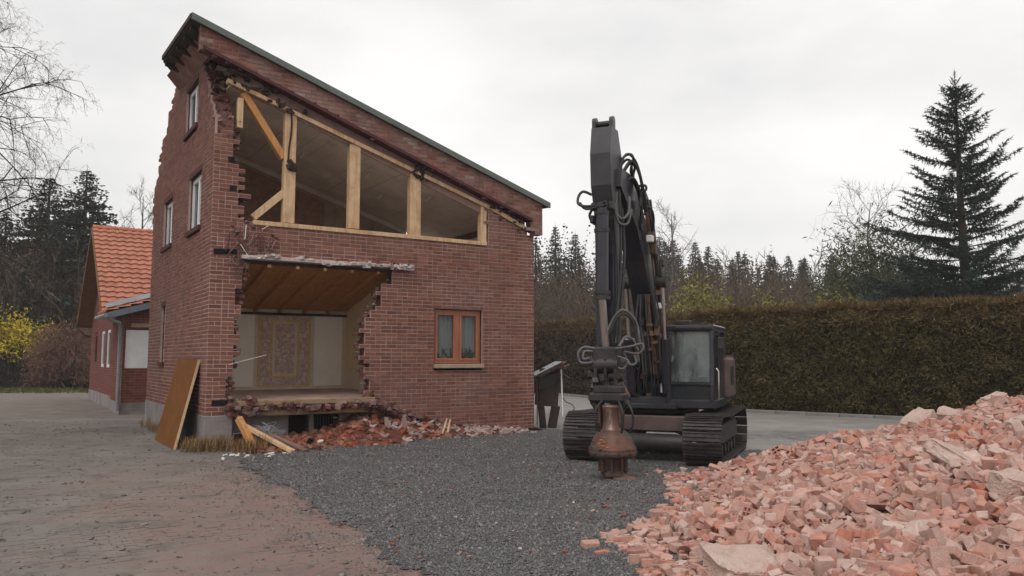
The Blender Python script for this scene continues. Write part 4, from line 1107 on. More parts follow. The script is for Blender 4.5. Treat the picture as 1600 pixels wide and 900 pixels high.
# gutters and pipe
t = MB(); gx0 = -.68
for i in range(6):
    pass
t.tube([(gx0, PV - .42, prz(-.62) - .10), (gx0, EV, prz(-.62) - .08)], .07, 10); t.build('gutter', 'zinc', annex)
t = MB(); t.tube([(gx0, PV - .30, prz(-.62) - .14), (gx0 + .04, PV - .30, 3.0), (-.26, PV - .22, 2.86), (-.22, PV - .12, 2.74), (-.22, PV - .10, 1.5), (-.22, PV - .10, .12)], .052, 10); t.build('downpipe', 'zinc', annex)
t = MB(); t.tube([(-.60, 2 * RV - EV + .02, EZ - .13), (5.4, 2 * RV - EV + .02, EZ - .13)], .065, 8); t.tube([(-.58, 2 * RV - EV + .02, EZ - .16), (-.25, 2 * RV - .1, EZ - .55), (-.06, 2 * RV - .1, EZ - .62)], .045, 8); t.build('rear_gutter', 'dark_wood', annex)
for y_ in (.02, 8.5):
    t = MB(); t.box((.31, y_, 0), (6, y_ + .27, 3.3)); t.build('side_wall', 'annex_mortar', annex)

# ================================================================== BOARD leaning on the left wall
bd = thing('wooden_board', 'wide brown wooden board leaning against the left brick wall beside the corner', 'board', hw(-.48, 1.4), HROT)
def brd(v0, v1, m_, nm, e=0.0):
    t = MB(); d = Vector((.44, .22, 1.72)); n = Vector((1.72, 0, -.44)).normalized() * .035
    a, c = Vector((0, v0, .01)), Vector((0, v1, .01))
    t.prism([a, c, c + d, a + d], n); return t.build(nm, m_, bd)
for i in range(9):
    w = (2.5 - .36) / 9; v0 = -1.04 + i * w
    brd(v0 + .003, v0 + w - .003, 'board_panel', 'plank')
t = MB(); d = Vector((.44, .22, 1.72)); n = Vector((1.72, 0, -.44)).normalized() * .045
a = Vector((0, -1.062, .01)); c = Vector((0, -1.040, .01)); t.prism([a, c, c + d, a + d], n); t.build('edge_strip', 'board_edge', bd)
t = MB(); n2 = n.normalized()
for k in (.2, .75):
    a = Vector((0, -1.03, .01)) + d * k + n2 * .038; c = Vector((0, 1.08, .01)) + d * k + n2 * .038
    t = MB(); t.beam(a, c, .07, .03, 0, n2); t.build('batten', 'board_edge', bd)

# ================================================================== BROKEN LEAN-TO at the far corner
lt = thing('lean_to', 'small broken dark lean-to with tilted sheet roof at the right corner of the house', 'shed', (.95, 20.1, 0), R(8))
t = MB(); t.cbox((-.02, 0, 1.02), (.52, .06, .95), 0, Euler((0, .06, 0)).to_matrix(), .008); t.cbox((-.02, .3, .95), (.5, .5, .8), 0, Euler((0, .06, 0)).to_matrix()); t.build('panel', 'dark_wood', lt)
t = MB(); t.prism([(-.27, -.04, .95), (.16, -.04, 1.12), (.22, -.04, 1.40), (-.27, -.04, 1.30)], (0, .02, 0)); t.build('panel_sheet', 'steel_dark', lt)
for (x0, x1, w_) in ((-.22, -.16, .16), (.16, .06, .22)):
    t = MB(); t.beam((x0, 0, .56), (x1, .02, 0), w_, .10, 0, (0, 1, 0), .01); t.build('leg', 'dark_wood', lt)
t = MB(); t.beam((-.42, .1, 1.32), (.26, .1, 1.66), .9, .03, 0, (0, 0, 1)); t.build('sheet_roof', 'zinc', lt)
t = MB(); t.beam((-.36, -.34, 1.30), (.28, -.34, 1.62), .03, .09); t.build('roof_edge', 'dark_wood', lt)
t = MB(); t.beam((.33, -.02, .30), (.30, -.02, 1.48), .03, .05, 0, (0, 1, 0)); t.build('white_strip', 'white_frame', lt)
t = MB(); t.beam((-.30, .10, .06), (-.30, .10, 1.2), .022, .05, 0, (0, 1, 0)); t.build('white_strip', 'sill_stone', lt)
t = MB()
for _ in range(26):
    p = Vector((.22 + rb.uniform(-.12, .12), rb.uniform(-.1, .1), 1.46 + rb.uniform(-.1, .12))); q = p + Vector((rb.uniform(-.05, .28), rb.uniform(-.1, .1), rb.uniform(-.12, .22)))
    t.tube([p, q], rb.uniform(.008, .02), 4)
o = t.build('splinters', 'core_chunk', lt); o['kind'] = 'stuff'
cbx = [(1.28, 20.0, .75), (1.36, 19.98, .66), (1.50, 19.9, .60), (1.56, 19.85, .52), (1.50, 19.85, .38), (1.46, 19.8, .24), (1.53, 19.75, .10), (1.56, 19.7, .02)]
t = MB(); t.tube(cbx, .014, 5); tag(t.build('loose_cable', 'rubber'), 'thin dark cable dangling to the ground from the broken lean-to', 'cable')

# ================================================================== EXCAVATOR
EX = Vector((2.73, 14.5, .03)); EROT = math.atan2(-.39, -.92) + math.pi / 2 + math.pi
ex = thing('excavator', 'charcoal black crawler excavator with raised arm and rusty rotating tool', 'excavator')
ex.location = EX; ex.rotation_euler = (0, 0, math.radians(157.0))
def ebuild(mb, n, m_, par=ex): return mb.build(n, m_, par)
re_ = random.Random(17)
# crawler tracks
RAD, CYW, CZ = .375, 1.36, .41
shoe = MB()
shoe.cbox((0, 0, 0), (.60, .158, .022), 0, None, .004)
for y in (-.062, 0.0, .062): shoe.cbox((0, y, .022), (.60, .014, .026))
shm = shoe.mesh('track_shoe', 'shoe')
for s in (-1, 1):
    t = MB()
    t.cbox((s * 1.0, 0, .42), (.34, 2.5, .34), 0, None, .05)
    t.cbox((s * 1.0, 0, .16), (.24, 2.3, .16), 0, None, .03)
    tr = ebuild(t, 'track', 'steel_dark')
    per = 2 * (2 * CYW) + 2 * math.pi * RAD; ns = 46
    for i in range(ns):
        d = per * i / ns
        if d < 2 * CYW: p, a = (CYW - d, CZ + RAD), 0.0; 
        elif d < 2 * CYW + math.pi * RAD:
            th = (d - 2 * CYW) / RAD; p = (-CYW - math.sin(th) * RAD, CZ + math.cos(th) * RAD); a = th
        elif d < 4 * CYW + math.pi * RAD: p, a = (-CYW + (d - 2 * CYW - math.pi * RAD), CZ - RAD), math.pi
        else:
            th = (d - 4 * CYW - math.pi * RAD) / RAD; p = (CYW + math.sin(th) * RAD, CZ - math.cos(th) * RAD); a = math.pi + th
        sag = -.035 * math.sin(math.pi * (p[0] + CYW) / (2 * CYW)) if (p[1] > CZ + .3 and abs(p[0]) < CYW) else 0
        o = link('track_shoe', shm, tr, (s * 1.0, p[0], p[1] + sag)); o.rotation_euler = (a + re_.uniform(-.02, .02), 0, 0)
    for (y, r_, nm) in ((CYW, .335, 'idler_wheel'), (-CYW, .335, 'sprocket')):
        t = MB(); t.lathe([(.06, -.13), (r_ * .55, -.12), (r_, -.07), (r_, .07), (r_ * .55, .12), (.06, .13)], 22, 0, Matrix.Translation((s * 1.0, y, CZ)) @ Matrix.Rotation(R(90), 4, 'Y'), False); ebuild(t, nm, 'steel_dark', tr)
    for y in (-.95, -.57, -.19, .19, .57, .95):
        t = MB(); t.lathe([(.10, -.15), (.10, -.06), (.075, -.05), (.075, .05), (.10, .06), (.10, .15)], 14, 0, Matrix.Translation((s * 1.0, y, .14)) @ Matrix.Rotation(R(90), 4, 'Y')); ebuild(t, 'track_roller', 'steel_dark', tr)
t = MB(); t.cbox((0, 0, .58), (1.7, 1.1, .30), 0, None, .05)
for sx in (-1, 1):
    for sy in (-1, 1): t.beam((sx * .3, sy * .3, .58), (sx * .9, sy * .75, .48), .34, .26, 0, (0, 0, 1), .03)
ebuild(t, 'undercarriage', 'paint')
t = MB(); t.tube([(-.72, 1.05, .30), (-.3, 1.10, .31), (.3, 1.10, .31), (.72, 1.05, .30)], .15, 14); ebuild(t, 'cross_tube', 'steel_dark')
t = MB(); t.cbox((0, .98, .62), (1.36, .10, .26), 0, None, .02); ebuild(t, 'front_plate', 'dusty_rust')
t = MB(); t.lathe([(.62, .74), (.66, .76), (.66, .84), (.58, .85), (.58, .92)], 32); ebuild(t, 'slew_ring', 'steel_dark')
# upper works
t = MB(); t.cbox((0.05, -.45, .985), (2.2, 2.3, .14), 0, None, .02); t.cbox((.05, .68, .90), (1.0, .5, .10), 0, None, .02); ebuild(t, 'deck', 'paint')
t = MB(); t.cbox((.1, -1.02, 1.40), (2.0, 1.16, .68), 0, None, .06); t.cbox((.62, -.1, 1.32), (.84, .9, .50), 0, None, .04); t.cbox((.62, .48, 1.18), (.80, .24, .30), 0, None, .03); body = ebuild(t, 'engine_house', 'paint')
t = MB(); t.prism([(-1.10, -1.55, .92), (-.75, -1.98, .92), (.75, -1.98, .92), (1.10, -1.55, .92)], (0, 0, .86)); ebuild(t, 'counterweight', 'dusty_rust')
t = MB(); t.cbox((-1.02, -1.02, 1.36), (.22, 1.05, .76), 0, None, .07); ebuild(t, 'side_cover', 'dusty_rust', body)
t = MB()
for i in range(6): t.cbox((-1.137, -.85 - .06 * i, 1.4), (.012, .03, .34))
ebuild(t, 'louvre', 'steel_dark', body)
t = MB(); t.cbox((.62, .30, 1.62), (.6, .06, .10), 0, None, .02); ebuild(t, 'hand_rail', 'steel_dark', body)
t = MB(); t.tube([(.6, -.9, 1.7), (.6, -.9, 2.0)], .05, 10); ebuild(t, 'exhaust', 'rusty_part', body)
# boom foot panels and plumbing behind the arm
for x in (.42, -.26):
    t = MB(); t.prism([(x, -.05, .92), (x, .78, .92), (x, .62, 1.62), (x, .30, 1.75), (x, .10, 1.5)], (.05 if x > 0 else -.05, 0, 0)); ebuild(t, 'boom_bracket', 'paint')
t = MB(); t.cbox((.08, .35, 1.22), (.50, .3, .34), 0, None, .02); pl_ = ebuild(t, 'valve_block', 'steel_dark')
for (x, z, m_) in ((-.05, 1.42, 'rusty_part'), (.18, 1.40, 'rusty_part'), (-.16, 1.20, 'white_frame'), (.10, 1.04, 'rusty_part'), (.28, 1.15, 'rusty_part')):
    t = MB(); t.cbox((x, .54, z), (.10, .10, .12 if m_ != 'white_frame' else .16), 0, None, .012); ebuild(t, 'pipe_fitting', m_, pl_)
for i in range(7):
    x = -.18 + i * .075; t = MB(); t.tube([(x, .50, 1.02 + .03 * (i % 3)), (x + re_.uniform(-.03, .03), .62, 1.25), (x, .56, 1.50), (x * .8, .5, 1.85)], .022, 7); ebuild(t, 'hose', 'rubber', pl_)
# cab -----------------------------------------------------------------
XL, XR, YB, YF = -1.03, -.30, -.62, .76
ZB, ZT = .88, 2.20
t = MB()
def yf(z): return YF - max(0, z - 1.25) * .10
for x in (XL, XR):
    t.beam((x, YF, ZB + .12), (x, yf(1.25), 1.25), .07, .08, 0, (0, 1, 0), .01); t.beam((x, yf(1.25), 1.25), (x, yf(ZT), ZT), .07, .08, 0, (0, 1, 0), .01)
    t.beam((x, YB, ZB), (x, YB, ZT), .08, .08, 0, (0, 1, 0), .01)
    t.beam((x, .10, ZB), (x, .10, ZT), .05, .06, 0, (0, 1, 0), .008)
t.cbox(((XL + XR) / 2, (YB + YF) / 2, ZB + .06), (XR - XL + .10, YF - YB + .06, .16), 0, None, .025)
t.cbox(((XL + XR) / 2, YF - .01, 1.295), (XR - XL - .08, .05, .04))
t.cbox((XR, (YB + .10) / 2, 1.4), (.03, .10 - YB - .09, ZT - ZB - .1))
t.cbox(((XL + XR) / 2, YB, 1.15), (XR - XL - .09, .03, .45))
cab_ = ebuild(t, 'cab', 'paint')
t = MB(); t.cbox(((XL + XR) / 2, (YB + yf(ZT)) / 2, ZT + .045), (XR - XL + .10, yf(ZT) - YB + .12, .11), 0, None, .05); ebuild(t, 'cab_roof', 'paint', cab_)
t = MB(); t.cbox((XL + .30, yf(ZT) - .04, ZT + .06), (.62, .22, .05), 0, Euler((-.2, 0, 0)).to_matrix(), .015); ebuild(t, 'sun_visor', 'steel_dark', cab_)
t = MB(); t.cbox((-.50, .40, ZT + .145), (.26, .20, .09), 0, None, .02); ebuild(t, 'work_lamp', 'steel_dark', cab_)
t = MB(); t.cbox((-.66, .56, ZT + .125), (.36, .08, .03)); ebuild(t, 'lamp_rail', 'steel_dark', cab_)
t = MB(); zz0, zz1 = 1.32, ZT - .02
t.prism([(XL + .04, yf(zz0) - .008, zz0), (XR - .04, yf(zz0) - .008, zz0), (XR - .04, yf(zz1) - .008, zz1), (XL + .04, yf(zz1) - .008, zz1)], (0, -.008, 0)); ebuild(t, 'windscreen', 'cab_glass', cab_)
t = MB(); t.box((XL + .04, YF - .02, 1.0), (XR - .04, YF - .012, 1.275)); ebuild(t, 'lower_screen', 'glass', cab_)
t = MB(); t.cbox(((XL + XR) / 2 + .02, YF - .035, 1.12), (.48, .012, .17), 0, None, .006); ebuild(t, 'kick_panel', 'steel_dark', cab_)
t = MB(); t.box((XL + .05, YB + .02, 1.45), (XR - .05, YB + .026, ZT - .03)); ebuild(t, 'rear_window', 'cab_glass', cab_)
# door on the outer side
t = MB()
def xbars(mb, y0, y1, z0, z1, w, x0, x1):
    for (a, c, e, f_) in ((y0, y1, z0, z0 + w), (y0, y1, z1 - w, z1), (y0, y0 + w, z0 + w, z1 - w), (y1 - w, y1, z0 + w, z1 - w)): mb.box((x0, a, e), (x1, c, f_))
xbars(t, .14, .64, .98, 2.17, .05, XL - .035, XL - .008); t.box((XL - .034, .19, 1.03), (XL - .010, .59, 1.30)); t.cbox((XL - .05, .56, 1.25), (.03, .04, .16)); ebuild(t, 'door', 'paint', cab_)
t = MB(); t.box((XL - .022, .19, 1.32), (XL - .016, .59, 2.12)); ebuild(t, 'door_glass', 'glass', cab_)
t = MB(); t.cbox((XL - .01, -.26, 1.42), (.03, .62, 1.0), 0, None, .012); ebuild(t, 'side_panel', 'paint', cab_)
t = MB(); t.tube([(XL - .05, .60, 1.0), (XL - .09, .62, 1.05), (XL - .09, .62, 1.5), (XL - .05, .60, 1.55)], .014, 7); ebuild(t, 'grab_rail', 'chrome', cab_)
t = MB(); t.tube([(XL - .02, .66, 2.0), (XL - .14, .74, 2.02)], .012, 6); t.cbox((XL - .16, .75, 1.98), (.10, .04, .20), 0, None, .015); ebuild(t, 'mirror', 'steel_dark', cab_)
t = MB(); t.cbox((-.66, -.15, 1.22), (.46, .46, .14), 0, None, .04); t.cbox((-.66, -.40, 1.58), (.44, .12, .66), 0, Euler((-.12, 0, 0)).to_matrix(), .05); t.cbox((-.66, -.46, 1.96), (.26, .09, .16), 0, None, .03); ebuild(t, 'seat', 'seat', cab_)
for x in (-.92, -.42):
    t = MB(); t.cbox((x, .05, 1.32), (.10, .44, .08), 0, None, .02); t.tube([(x, .24, 1.34), (x, .28, 1.56)], .018, 6); ebuild(t, 'joystick', 'seat', cab_)
t = MB()
r6 = random.Random(8)
for (x0, w_, z0, z1) in ((-.46, .10, 1.50, 2.1), (-.60, .07, 1.45, 2.16), (-.68, .05, 1.38, 1.9)):          # jacket and rags hung behind the screen
    prev = None
    for k in range(7):
        z = z1 - (z1 - z0) * k / 6; c = x0 + r6.uniform(-.02, .02); w2 = w_ * r6.uniform(.7, 1.3)
        cur = [Vector((c - w2, .45 + r6.uniform(-.02, .02), z)), Vector((c, .50, z)), Vector((c + w2, .45 + r6.uniform(-.02, .02), z))]
        if prev: t.add(prev + cur, [(0, 1, 4, 3), (1, 2, 5, 4)])
        prev = cur
t.build('hanging_jacket', 'seat', cab_, fix=False)
t = MB(); t.cbox((-.74, .22, 1.76), (.52, .02, .74), 0, None, .008); ebuild(t, 'lit_cab_panel', 'lit_cab', cab_)  # added pale panel, brightness of the lit cab put into its colour
t = MB(); t.cbox((-.55, .40, 1.95), (.05, .02, .30), 0, None, .005); ebuild(t, 'rag', 'curtain', cab_)
# boom -----------------------------------------------------------------
def yz_prism(pts, x0, x1): 
    q = MB(); q.prism([(x0, y, z) for y, z in pts], (x1 - x0, 0, 0)); return q
bp_ = [(.18, 1.28), (.46, 1.22), (.78, 2.2), (1.12, 2.75), (1.55, 3.35), (2.05, 3.85), (2.62, 4.12), (2.98, 4.32), (2.92, 4.60), (2.45, 4.62), (1.85, 4.42), (1.2, 3.85), (.70, 3.0), (.36, 2.0)]
t = yz_prism(bp_, -.09, .24)
boom = ebuild(t, 'boom', 'paint')
t = MB(); t.tube([(-.12, 1.75, 3.95), (.27, 1.75, 3.95)], .14, 14); ebuild(t, 'boom_pin', 'steel_dark', boom)
t = MB(); t.prism([(-.125, 1.15, 3.35), (-.125, 1.55, 3.95), (-.125, 1.75, 4.5), (-.125, 1.45, 4.35), (-.125, 1.0, 3.75)], (-.05, 0, 0)); ebuild(t, 'worn_plate', 'rusty_part', boom)
for k, (dx, m_, r_) in enumerate(((-.145, 'chrome', .020), (-.185, 'rubber', .018), (-.225, 'hose_grey', .020), (-.155, 'hose_grey', .014))):
    t = MB(); yy = .06 * k
    t.tube([(dx, .52 - yy * .4, 1.5), (dx, .82 - yy * .3, 2.5), (dx, 1.12 - yy * .2, 3.3), (dx, 1.42, 3.95), (dx, 1.75 - yy, 4.35)], r_, 8); ebuild(t, 'boom_pipe', m_, boom)
for i in range(17):
    f_ = i / 16; t = MB(); t.cbox((-.205, .60 + f_ * .62, 1.9 + f_ * 1.75), (.03, .02, .035), 0, None, .004); ebuild(t, 'hose_clip', 'bright_steel', boom)
for (y, z, m_, s_) in ((.96, 2.62, 'white_frame', .08), (.90, 2.30, 'rusty_part', .09), (.86, 2.1, 'white_frame', .06), (1.35, 3.55, 'rusty_part', .13), (1.5, 3.75, 'rusty_part', .12), (1.0, 2.85, 'rusty_part', .08), (1.6, 3.7, 'white_frame', .09)):
    t = MB(); t.cbox((-.20, y, z), (.12, .09, s_ * 1.3), 0, None, .015); ebuild(t, 'pipe_joint', m_, boom)
for k in range(20):                                             # rusty pipework in front of the boom foot
    x = re_.uniform(-.20, .10); y = .80 + re_.uniform(-.05, .12); z = re_.uniform(1.5, 2.35)
    t = MB(); t.cbox((x, y + (z - 1.5) * .28, z), (re_.uniform(.05, .12), .08, re_.uniform(.05, .16)), 0, Euler((0, re_.uniform(-.3, .3), 0)).to_matrix(), .01); ebuild(t, 'pipe_joint', re_.choice(('rusty_part', 'steel_dark', 'steel_dark', 'rust')), boom)
for k in range(9):
    x = -.22 + .045 * k; t = MB(); y0 = .74
    t.tube(smooth_path([(x, y0, 1.45), (x + re_.uniform(-.05, .05), y0 + .22, 1.9), (x + re_.uniform(-.05, .05), y0 + .34, 2.3), (x * .8 - .03, y0 + .52, 2.8)], 4), re_.choice((.014, .02)), 7); ebuild(t, 'hose', re_.choice(('rubber', 'rubber', 'rusty_part', 'hose_grey')), boom)
for (pts3, rr3) in (([(-.02, 2.7, 4.55), (-.14, 2.55, 4.80), (-.22, 2.35, 4.62), (-.22, 2.1, 4.30), (-.20, 1.9, 4.05)], .02), ([(.02, 2.75, 4.6), (-.08, 2.6, 4.90), (-.19, 2.42, 4.80), (-.24, 2.2, 4.45), (-.24, 1.95, 4.1)], .02), ([(.0, 2.6, 4.4), (-.14, 2.45, 4.55), (-.2, 2.2, 4.3), (-.16, 2.0, 3.9)], .024)):
    t = MB(); t.tube(smooth_path(pts3), rr3, 8); ebuild(t, 'hose', 'rubber', boom)
# boom cylinders
for x in (.36, -.26):
    t = MB(); t.tube([(x, .72, 1.12), (x, .86, 2.0)], .085, 14); t.tube([(x, .85, 1.96), (x, .87, 2.06)], .10, 14); cy = ebuild(t, 'boom_cylinder', 'paint')
    t = MB(); t.tube([(x, .86, 2.0), (x, 1.03, 3.0)], .040, 12); ebuild(t, 'piston_rod', 'chrome', cy)
    t = MB(); t.tube([(x - .09, 1.04, 3.03), (x + .09, 1.04, 3.03)], .105, 14); t.cbox((x, 1.04, 3.03), (.12, .14, .2), 0, None, .02); ebuild(t, 'rod_eye', 'steel_dark', cy)
    t = MB(); t.cbox((x, 1.02, 3.36), (.10, .14, .14), 0, None, .02); ebuild(t, 'cylinder_bracket', 'steel_dark', cy)
# stick
st_ = [(3.18, 5.20), (3.27, 4.78), (3.24, 4.30), (3.06, 3.85), (3.02, 2.8), (3.02, 1.80), (2.80, 1.72), (2.74, 2.8), (2.62, 3.9), (2.50, 4.45), (2.62, 4.85), (2.82, 5.22)]
stick = ebuild(yz_prism(st_, -.01, .305), 'stick', 'paint_grey')
for x in (.27, .0):
    t = MB(); t.tube([(x, 3.0, 5.33), (x + .06, 3.0, 5.33)], .075, 16); t.cbox((x + .03, 3.0, 5.24), (.055, .16, .16)); ebuild(t, 'lug', 'paint_grey', stick)
t = MB(); t.tube([(.05, 3.0, 5.30), (.28, 3.0, 5.30)], .045, 12); ebuild(t, 'lug_pin', 'steel_dark', stick)
t = MB(); t.cbox((-.02, 2.86, 4.50), (.03, .10, .12), 0, None, .012); t.tube([(-.05, 2.78, 4.5), (.34, 2.78, 4.5)], .10, 16); ebuild(t, 'stick_pin', 'steel_dark', stick)
t = MB(); t.cbox((.135, 3.06, 2.75), (.26, .10, 1.7), 0, None, .01); ebuild(t, 'cover_plate', 'paint', stick)
# tool cylinder on the front of the stick
t = MB(); t.tube([(.125, 3.32, 2.60), (.115, 3.30, 3.98)], .098, 20); cyl = ebuild(t, 'tool_cylinder', 'paint')
t = MB(); t.tube([(.112, 3.18, 1.86), (.125, 3.32, 2.62)], .058, 16); ebuild(t, 'piston_rod', 'chrome', cyl)
for z in (2.60, 2.68, 3.60, 3.86, 3.97):
    y_ = 3.32 - (z - 2.6) * .0145; t = MB(); t.tube([(.122, y_, z - .025), (.122, y_, z + .025)], .125 if z < 3 else .115, 20); ebuild(t, 'cylinder_band', 'steel_dark', cyl)
for (x, z) in ((.25, 3.97), (-.02, 3.97), (.27, 3.78)):
    t = MB(); t.cbox((x, 3.26, z), (.07, .12, .12), 0, None, .015); ebuild(t, 'hose_manifold', 'steel_dark', cyl)
# linkage and coupler
t = MB(); t.cbox((.105, 3.22, 1.78), (.38, .22, .22), 0, None, .03); t.tube([(-.10, 3.26, 1.63), (.31, 3.26, 1.63)], .115, 16); t.tube([(-.16, 3.22, 1.46), (.36, 3.22, 1.46)], .075, 14); link_ = ebuild(t, 'linkage', 'steel_dark')
for x in (-.07, .08, .23):
    t = MB(); t.cbox((x, 3.24, 1.52), (.05, .24, .42), 0, None, .02); ebuild(t, 'link_plate', 'steel_dark', link_)
for k in range(14):
    t = MB(); t.chunk((re_.uniform(-.12, .30), 3.30 + re_.uniform(-.06, .08), re_.uniform(1.22, 1.5)), (.10, .09, .10), re_); ebuild(t, 'casting', 'steel_dark', link_)
t = MB(); t.cbox((.06, 3.24, 1.16), (.54, .34, .13), 0, None, .03); t.cbox((.05, 3.24, 1.27), (.42, .3, .12), 0, None, .03); cp = ebuild(t, 'coupler', 'steel_dark')
t = MB(); t.beam((.30, 3.25, 1.12), (.20, 3.25, .98), .10, .16, 0, (0, 1, 0), .02); t.beam((-.22, 3.25, 1.12), (-.06, 3.25, .97), .12, .16, 0, (0, 1, 0), .02); ebuild(t, 'coupler_jaw', 'steel_dark', cp)
t = MB(); t.beam((-.02, 3.20, 1.55), (-.20, 3.10, 1.15), .05, .10, 0, (0, 1, 0), .01); ebuild(t, 'coupler_ram', 'rusty_part', cp)
# rotating tool
TM = Matrix.Translation((0.0, 3.28, 0))
t = MB(); t.lathe([(.05, 1.06), (.155, 1.05), (.165, 1.02), (.150, 1.0), (.140, .80), (.150, .70), (.17, .685), (.16, .66)], 26, 0, TM); tool = ebuild(t, 'tool_neck', 'bright_steel')
t = MB(); t.lathe([(.15, .70), (.19, .685), (.245, .635), (.285, .57), (.310, .50), (.338, .445), (.345, .42), (.338, .41), (.346, .40), (.343, .355), (.325, .33), (.28, .315), (.10, .30)], 36, 0, TM); dome = ebuild(t, 'tool_dome', 'rust')
t = MB()
for (x, z, w_, h_) in ((.08, .56, .05, .04), (.04, .60, .035, .03), (.12, .52, .04, .02), (.03, .53, .03, .05), (.07, .49, .09, .018), (-.02, .475, .05, .015)):
    r_ = .344 - max(0, (z - .43)) * .46; a = math.asin(max(-1, min(1, x / r_))); y = 3.28 + math.cos(a) * r_ + .004
    t.cbox((x, y, z), (w_, .012, h_), 0, Euler((-.55, 0, -a)).to_matrix())
o = t.build('orange_paint_mark', 'orange_mark', dome); o['kind'] = 'stuff'
t = MB(); t.lathe([(.21, .31), (.175, .28), (.16, .12), (.15, .10), (.08, .09)], 20, 0, TM); nk = ebuild(t, 'tool_shank', 'rust')
for i in range(8):
    a = 2 * math.pi * i / 8 + .2; t = MB(); t.cbox((math.cos(a) * .185, 3.28 + math.sin(a) * .185, .205), (.05, .032, .20), 0, Euler((0, 0, a)).to_matrix(), .008); ebuild(t, 'rib', 'rust', nk)
t = MB()
for (a, m_) in ((-2.2, 0), (.4, 0), (2.0, 0)):
    c_, s_ = math.cos(a), math.sin(a); px, py = -s_, c_
    P_ = []
    for (rr, z, w_) in ((.15, .13, .11), (.165, .06, .11), (.12, .0, .09), (.03, -.025, .04)):
        P_.append(((c_ * rr + px * w_, 3.28 + s_ * rr + py * w_, z), (c_ * rr - px * w_, 3.28 + s_ * rr - py * w_, z)))
    vs = [p for pr in P_ for p in pr]; vi = [(x * .82, 3.28 + (y - 3.28) * .82, z + .01) for x, y, z in vs]
    t.add(vs + vi, [(2 * i, 2 * i + 1, 2 * i + 3, 2 * i + 2) for i in range(3)] + [(8 + 2 * i, 8 + 2 * i + 1, 8 + 2 * i + 3, 8 + 2 * i + 2) for i in range(3)] + [(2 * i, 2 * i + 2, 2 * i + 10, 2 * i + 8) for i in range(3)] + [(2 * i + 1, 2 * i + 3, 2 * i + 11, 2 * i + 9) for i in range(3)])
ebuild(t, 'grab_shell', 'rust', nk)
t = MB(); t.prism([(-.12, 3.34, .10), (-.03, 3.42, .06), (-.10, 3.46, -.02), (-.34, 3.40, -.01), (-.36, 3.34, .03), (-.2, 3.32, .05)], (-.02, -.03, .02)); ebuild(t, 'wear_plate', 'rusty_part', nk)
for i in range(12):
    a = 2 * math.pi * i / 12; t = MB(); t.cbox((math.cos(a) * .348, 3.28 + math.sin(a) * .348, .378), (.028, .028, .03), 0, Euler((0, 0, a)).to_matrix(), .005); ebuild(t, 'rim_bolt', 'steel_dark', dome)
for x in (-.15, .15):
    t = MB(); t.prism([(x, 3.16, 1.08), (x, 3.40, 1.08), (x, 3.38, .80), (x, 3.32, .66), (x, 3.22, .66), (x, 3.18, .80)], (.025, 0, 0)); ebuild(t, 'neck_plate', 'rust', tool)
for (x, y) in ((-.13, 3.42), (.12, 3.42), (-.20, 3.30)):
    t = MB(); t.tube(smooth_path([(x * .8, y - .05, 1.14), (x * 1.5, y + .06, 1.0), (x * 1.6, y + .04, .80), (x * 1.2, y - .02, .66)], 5), .016, 7); ebuild(t, 'tool_hose', 'rubber', tool)
for k in range(5):
    a = re_.uniform(.6, 2.6); rr3 = re_.uniform(.28, .34); t = MB(); t.chunk((math.cos(a) * rr3, 3.28 + math.sin(a) * rr3, .45 + (.34 - rr3) * 1.6), (.07, .05, .03), re_); ebuild(t, 'weld_scab', 'rusty_part', dome)
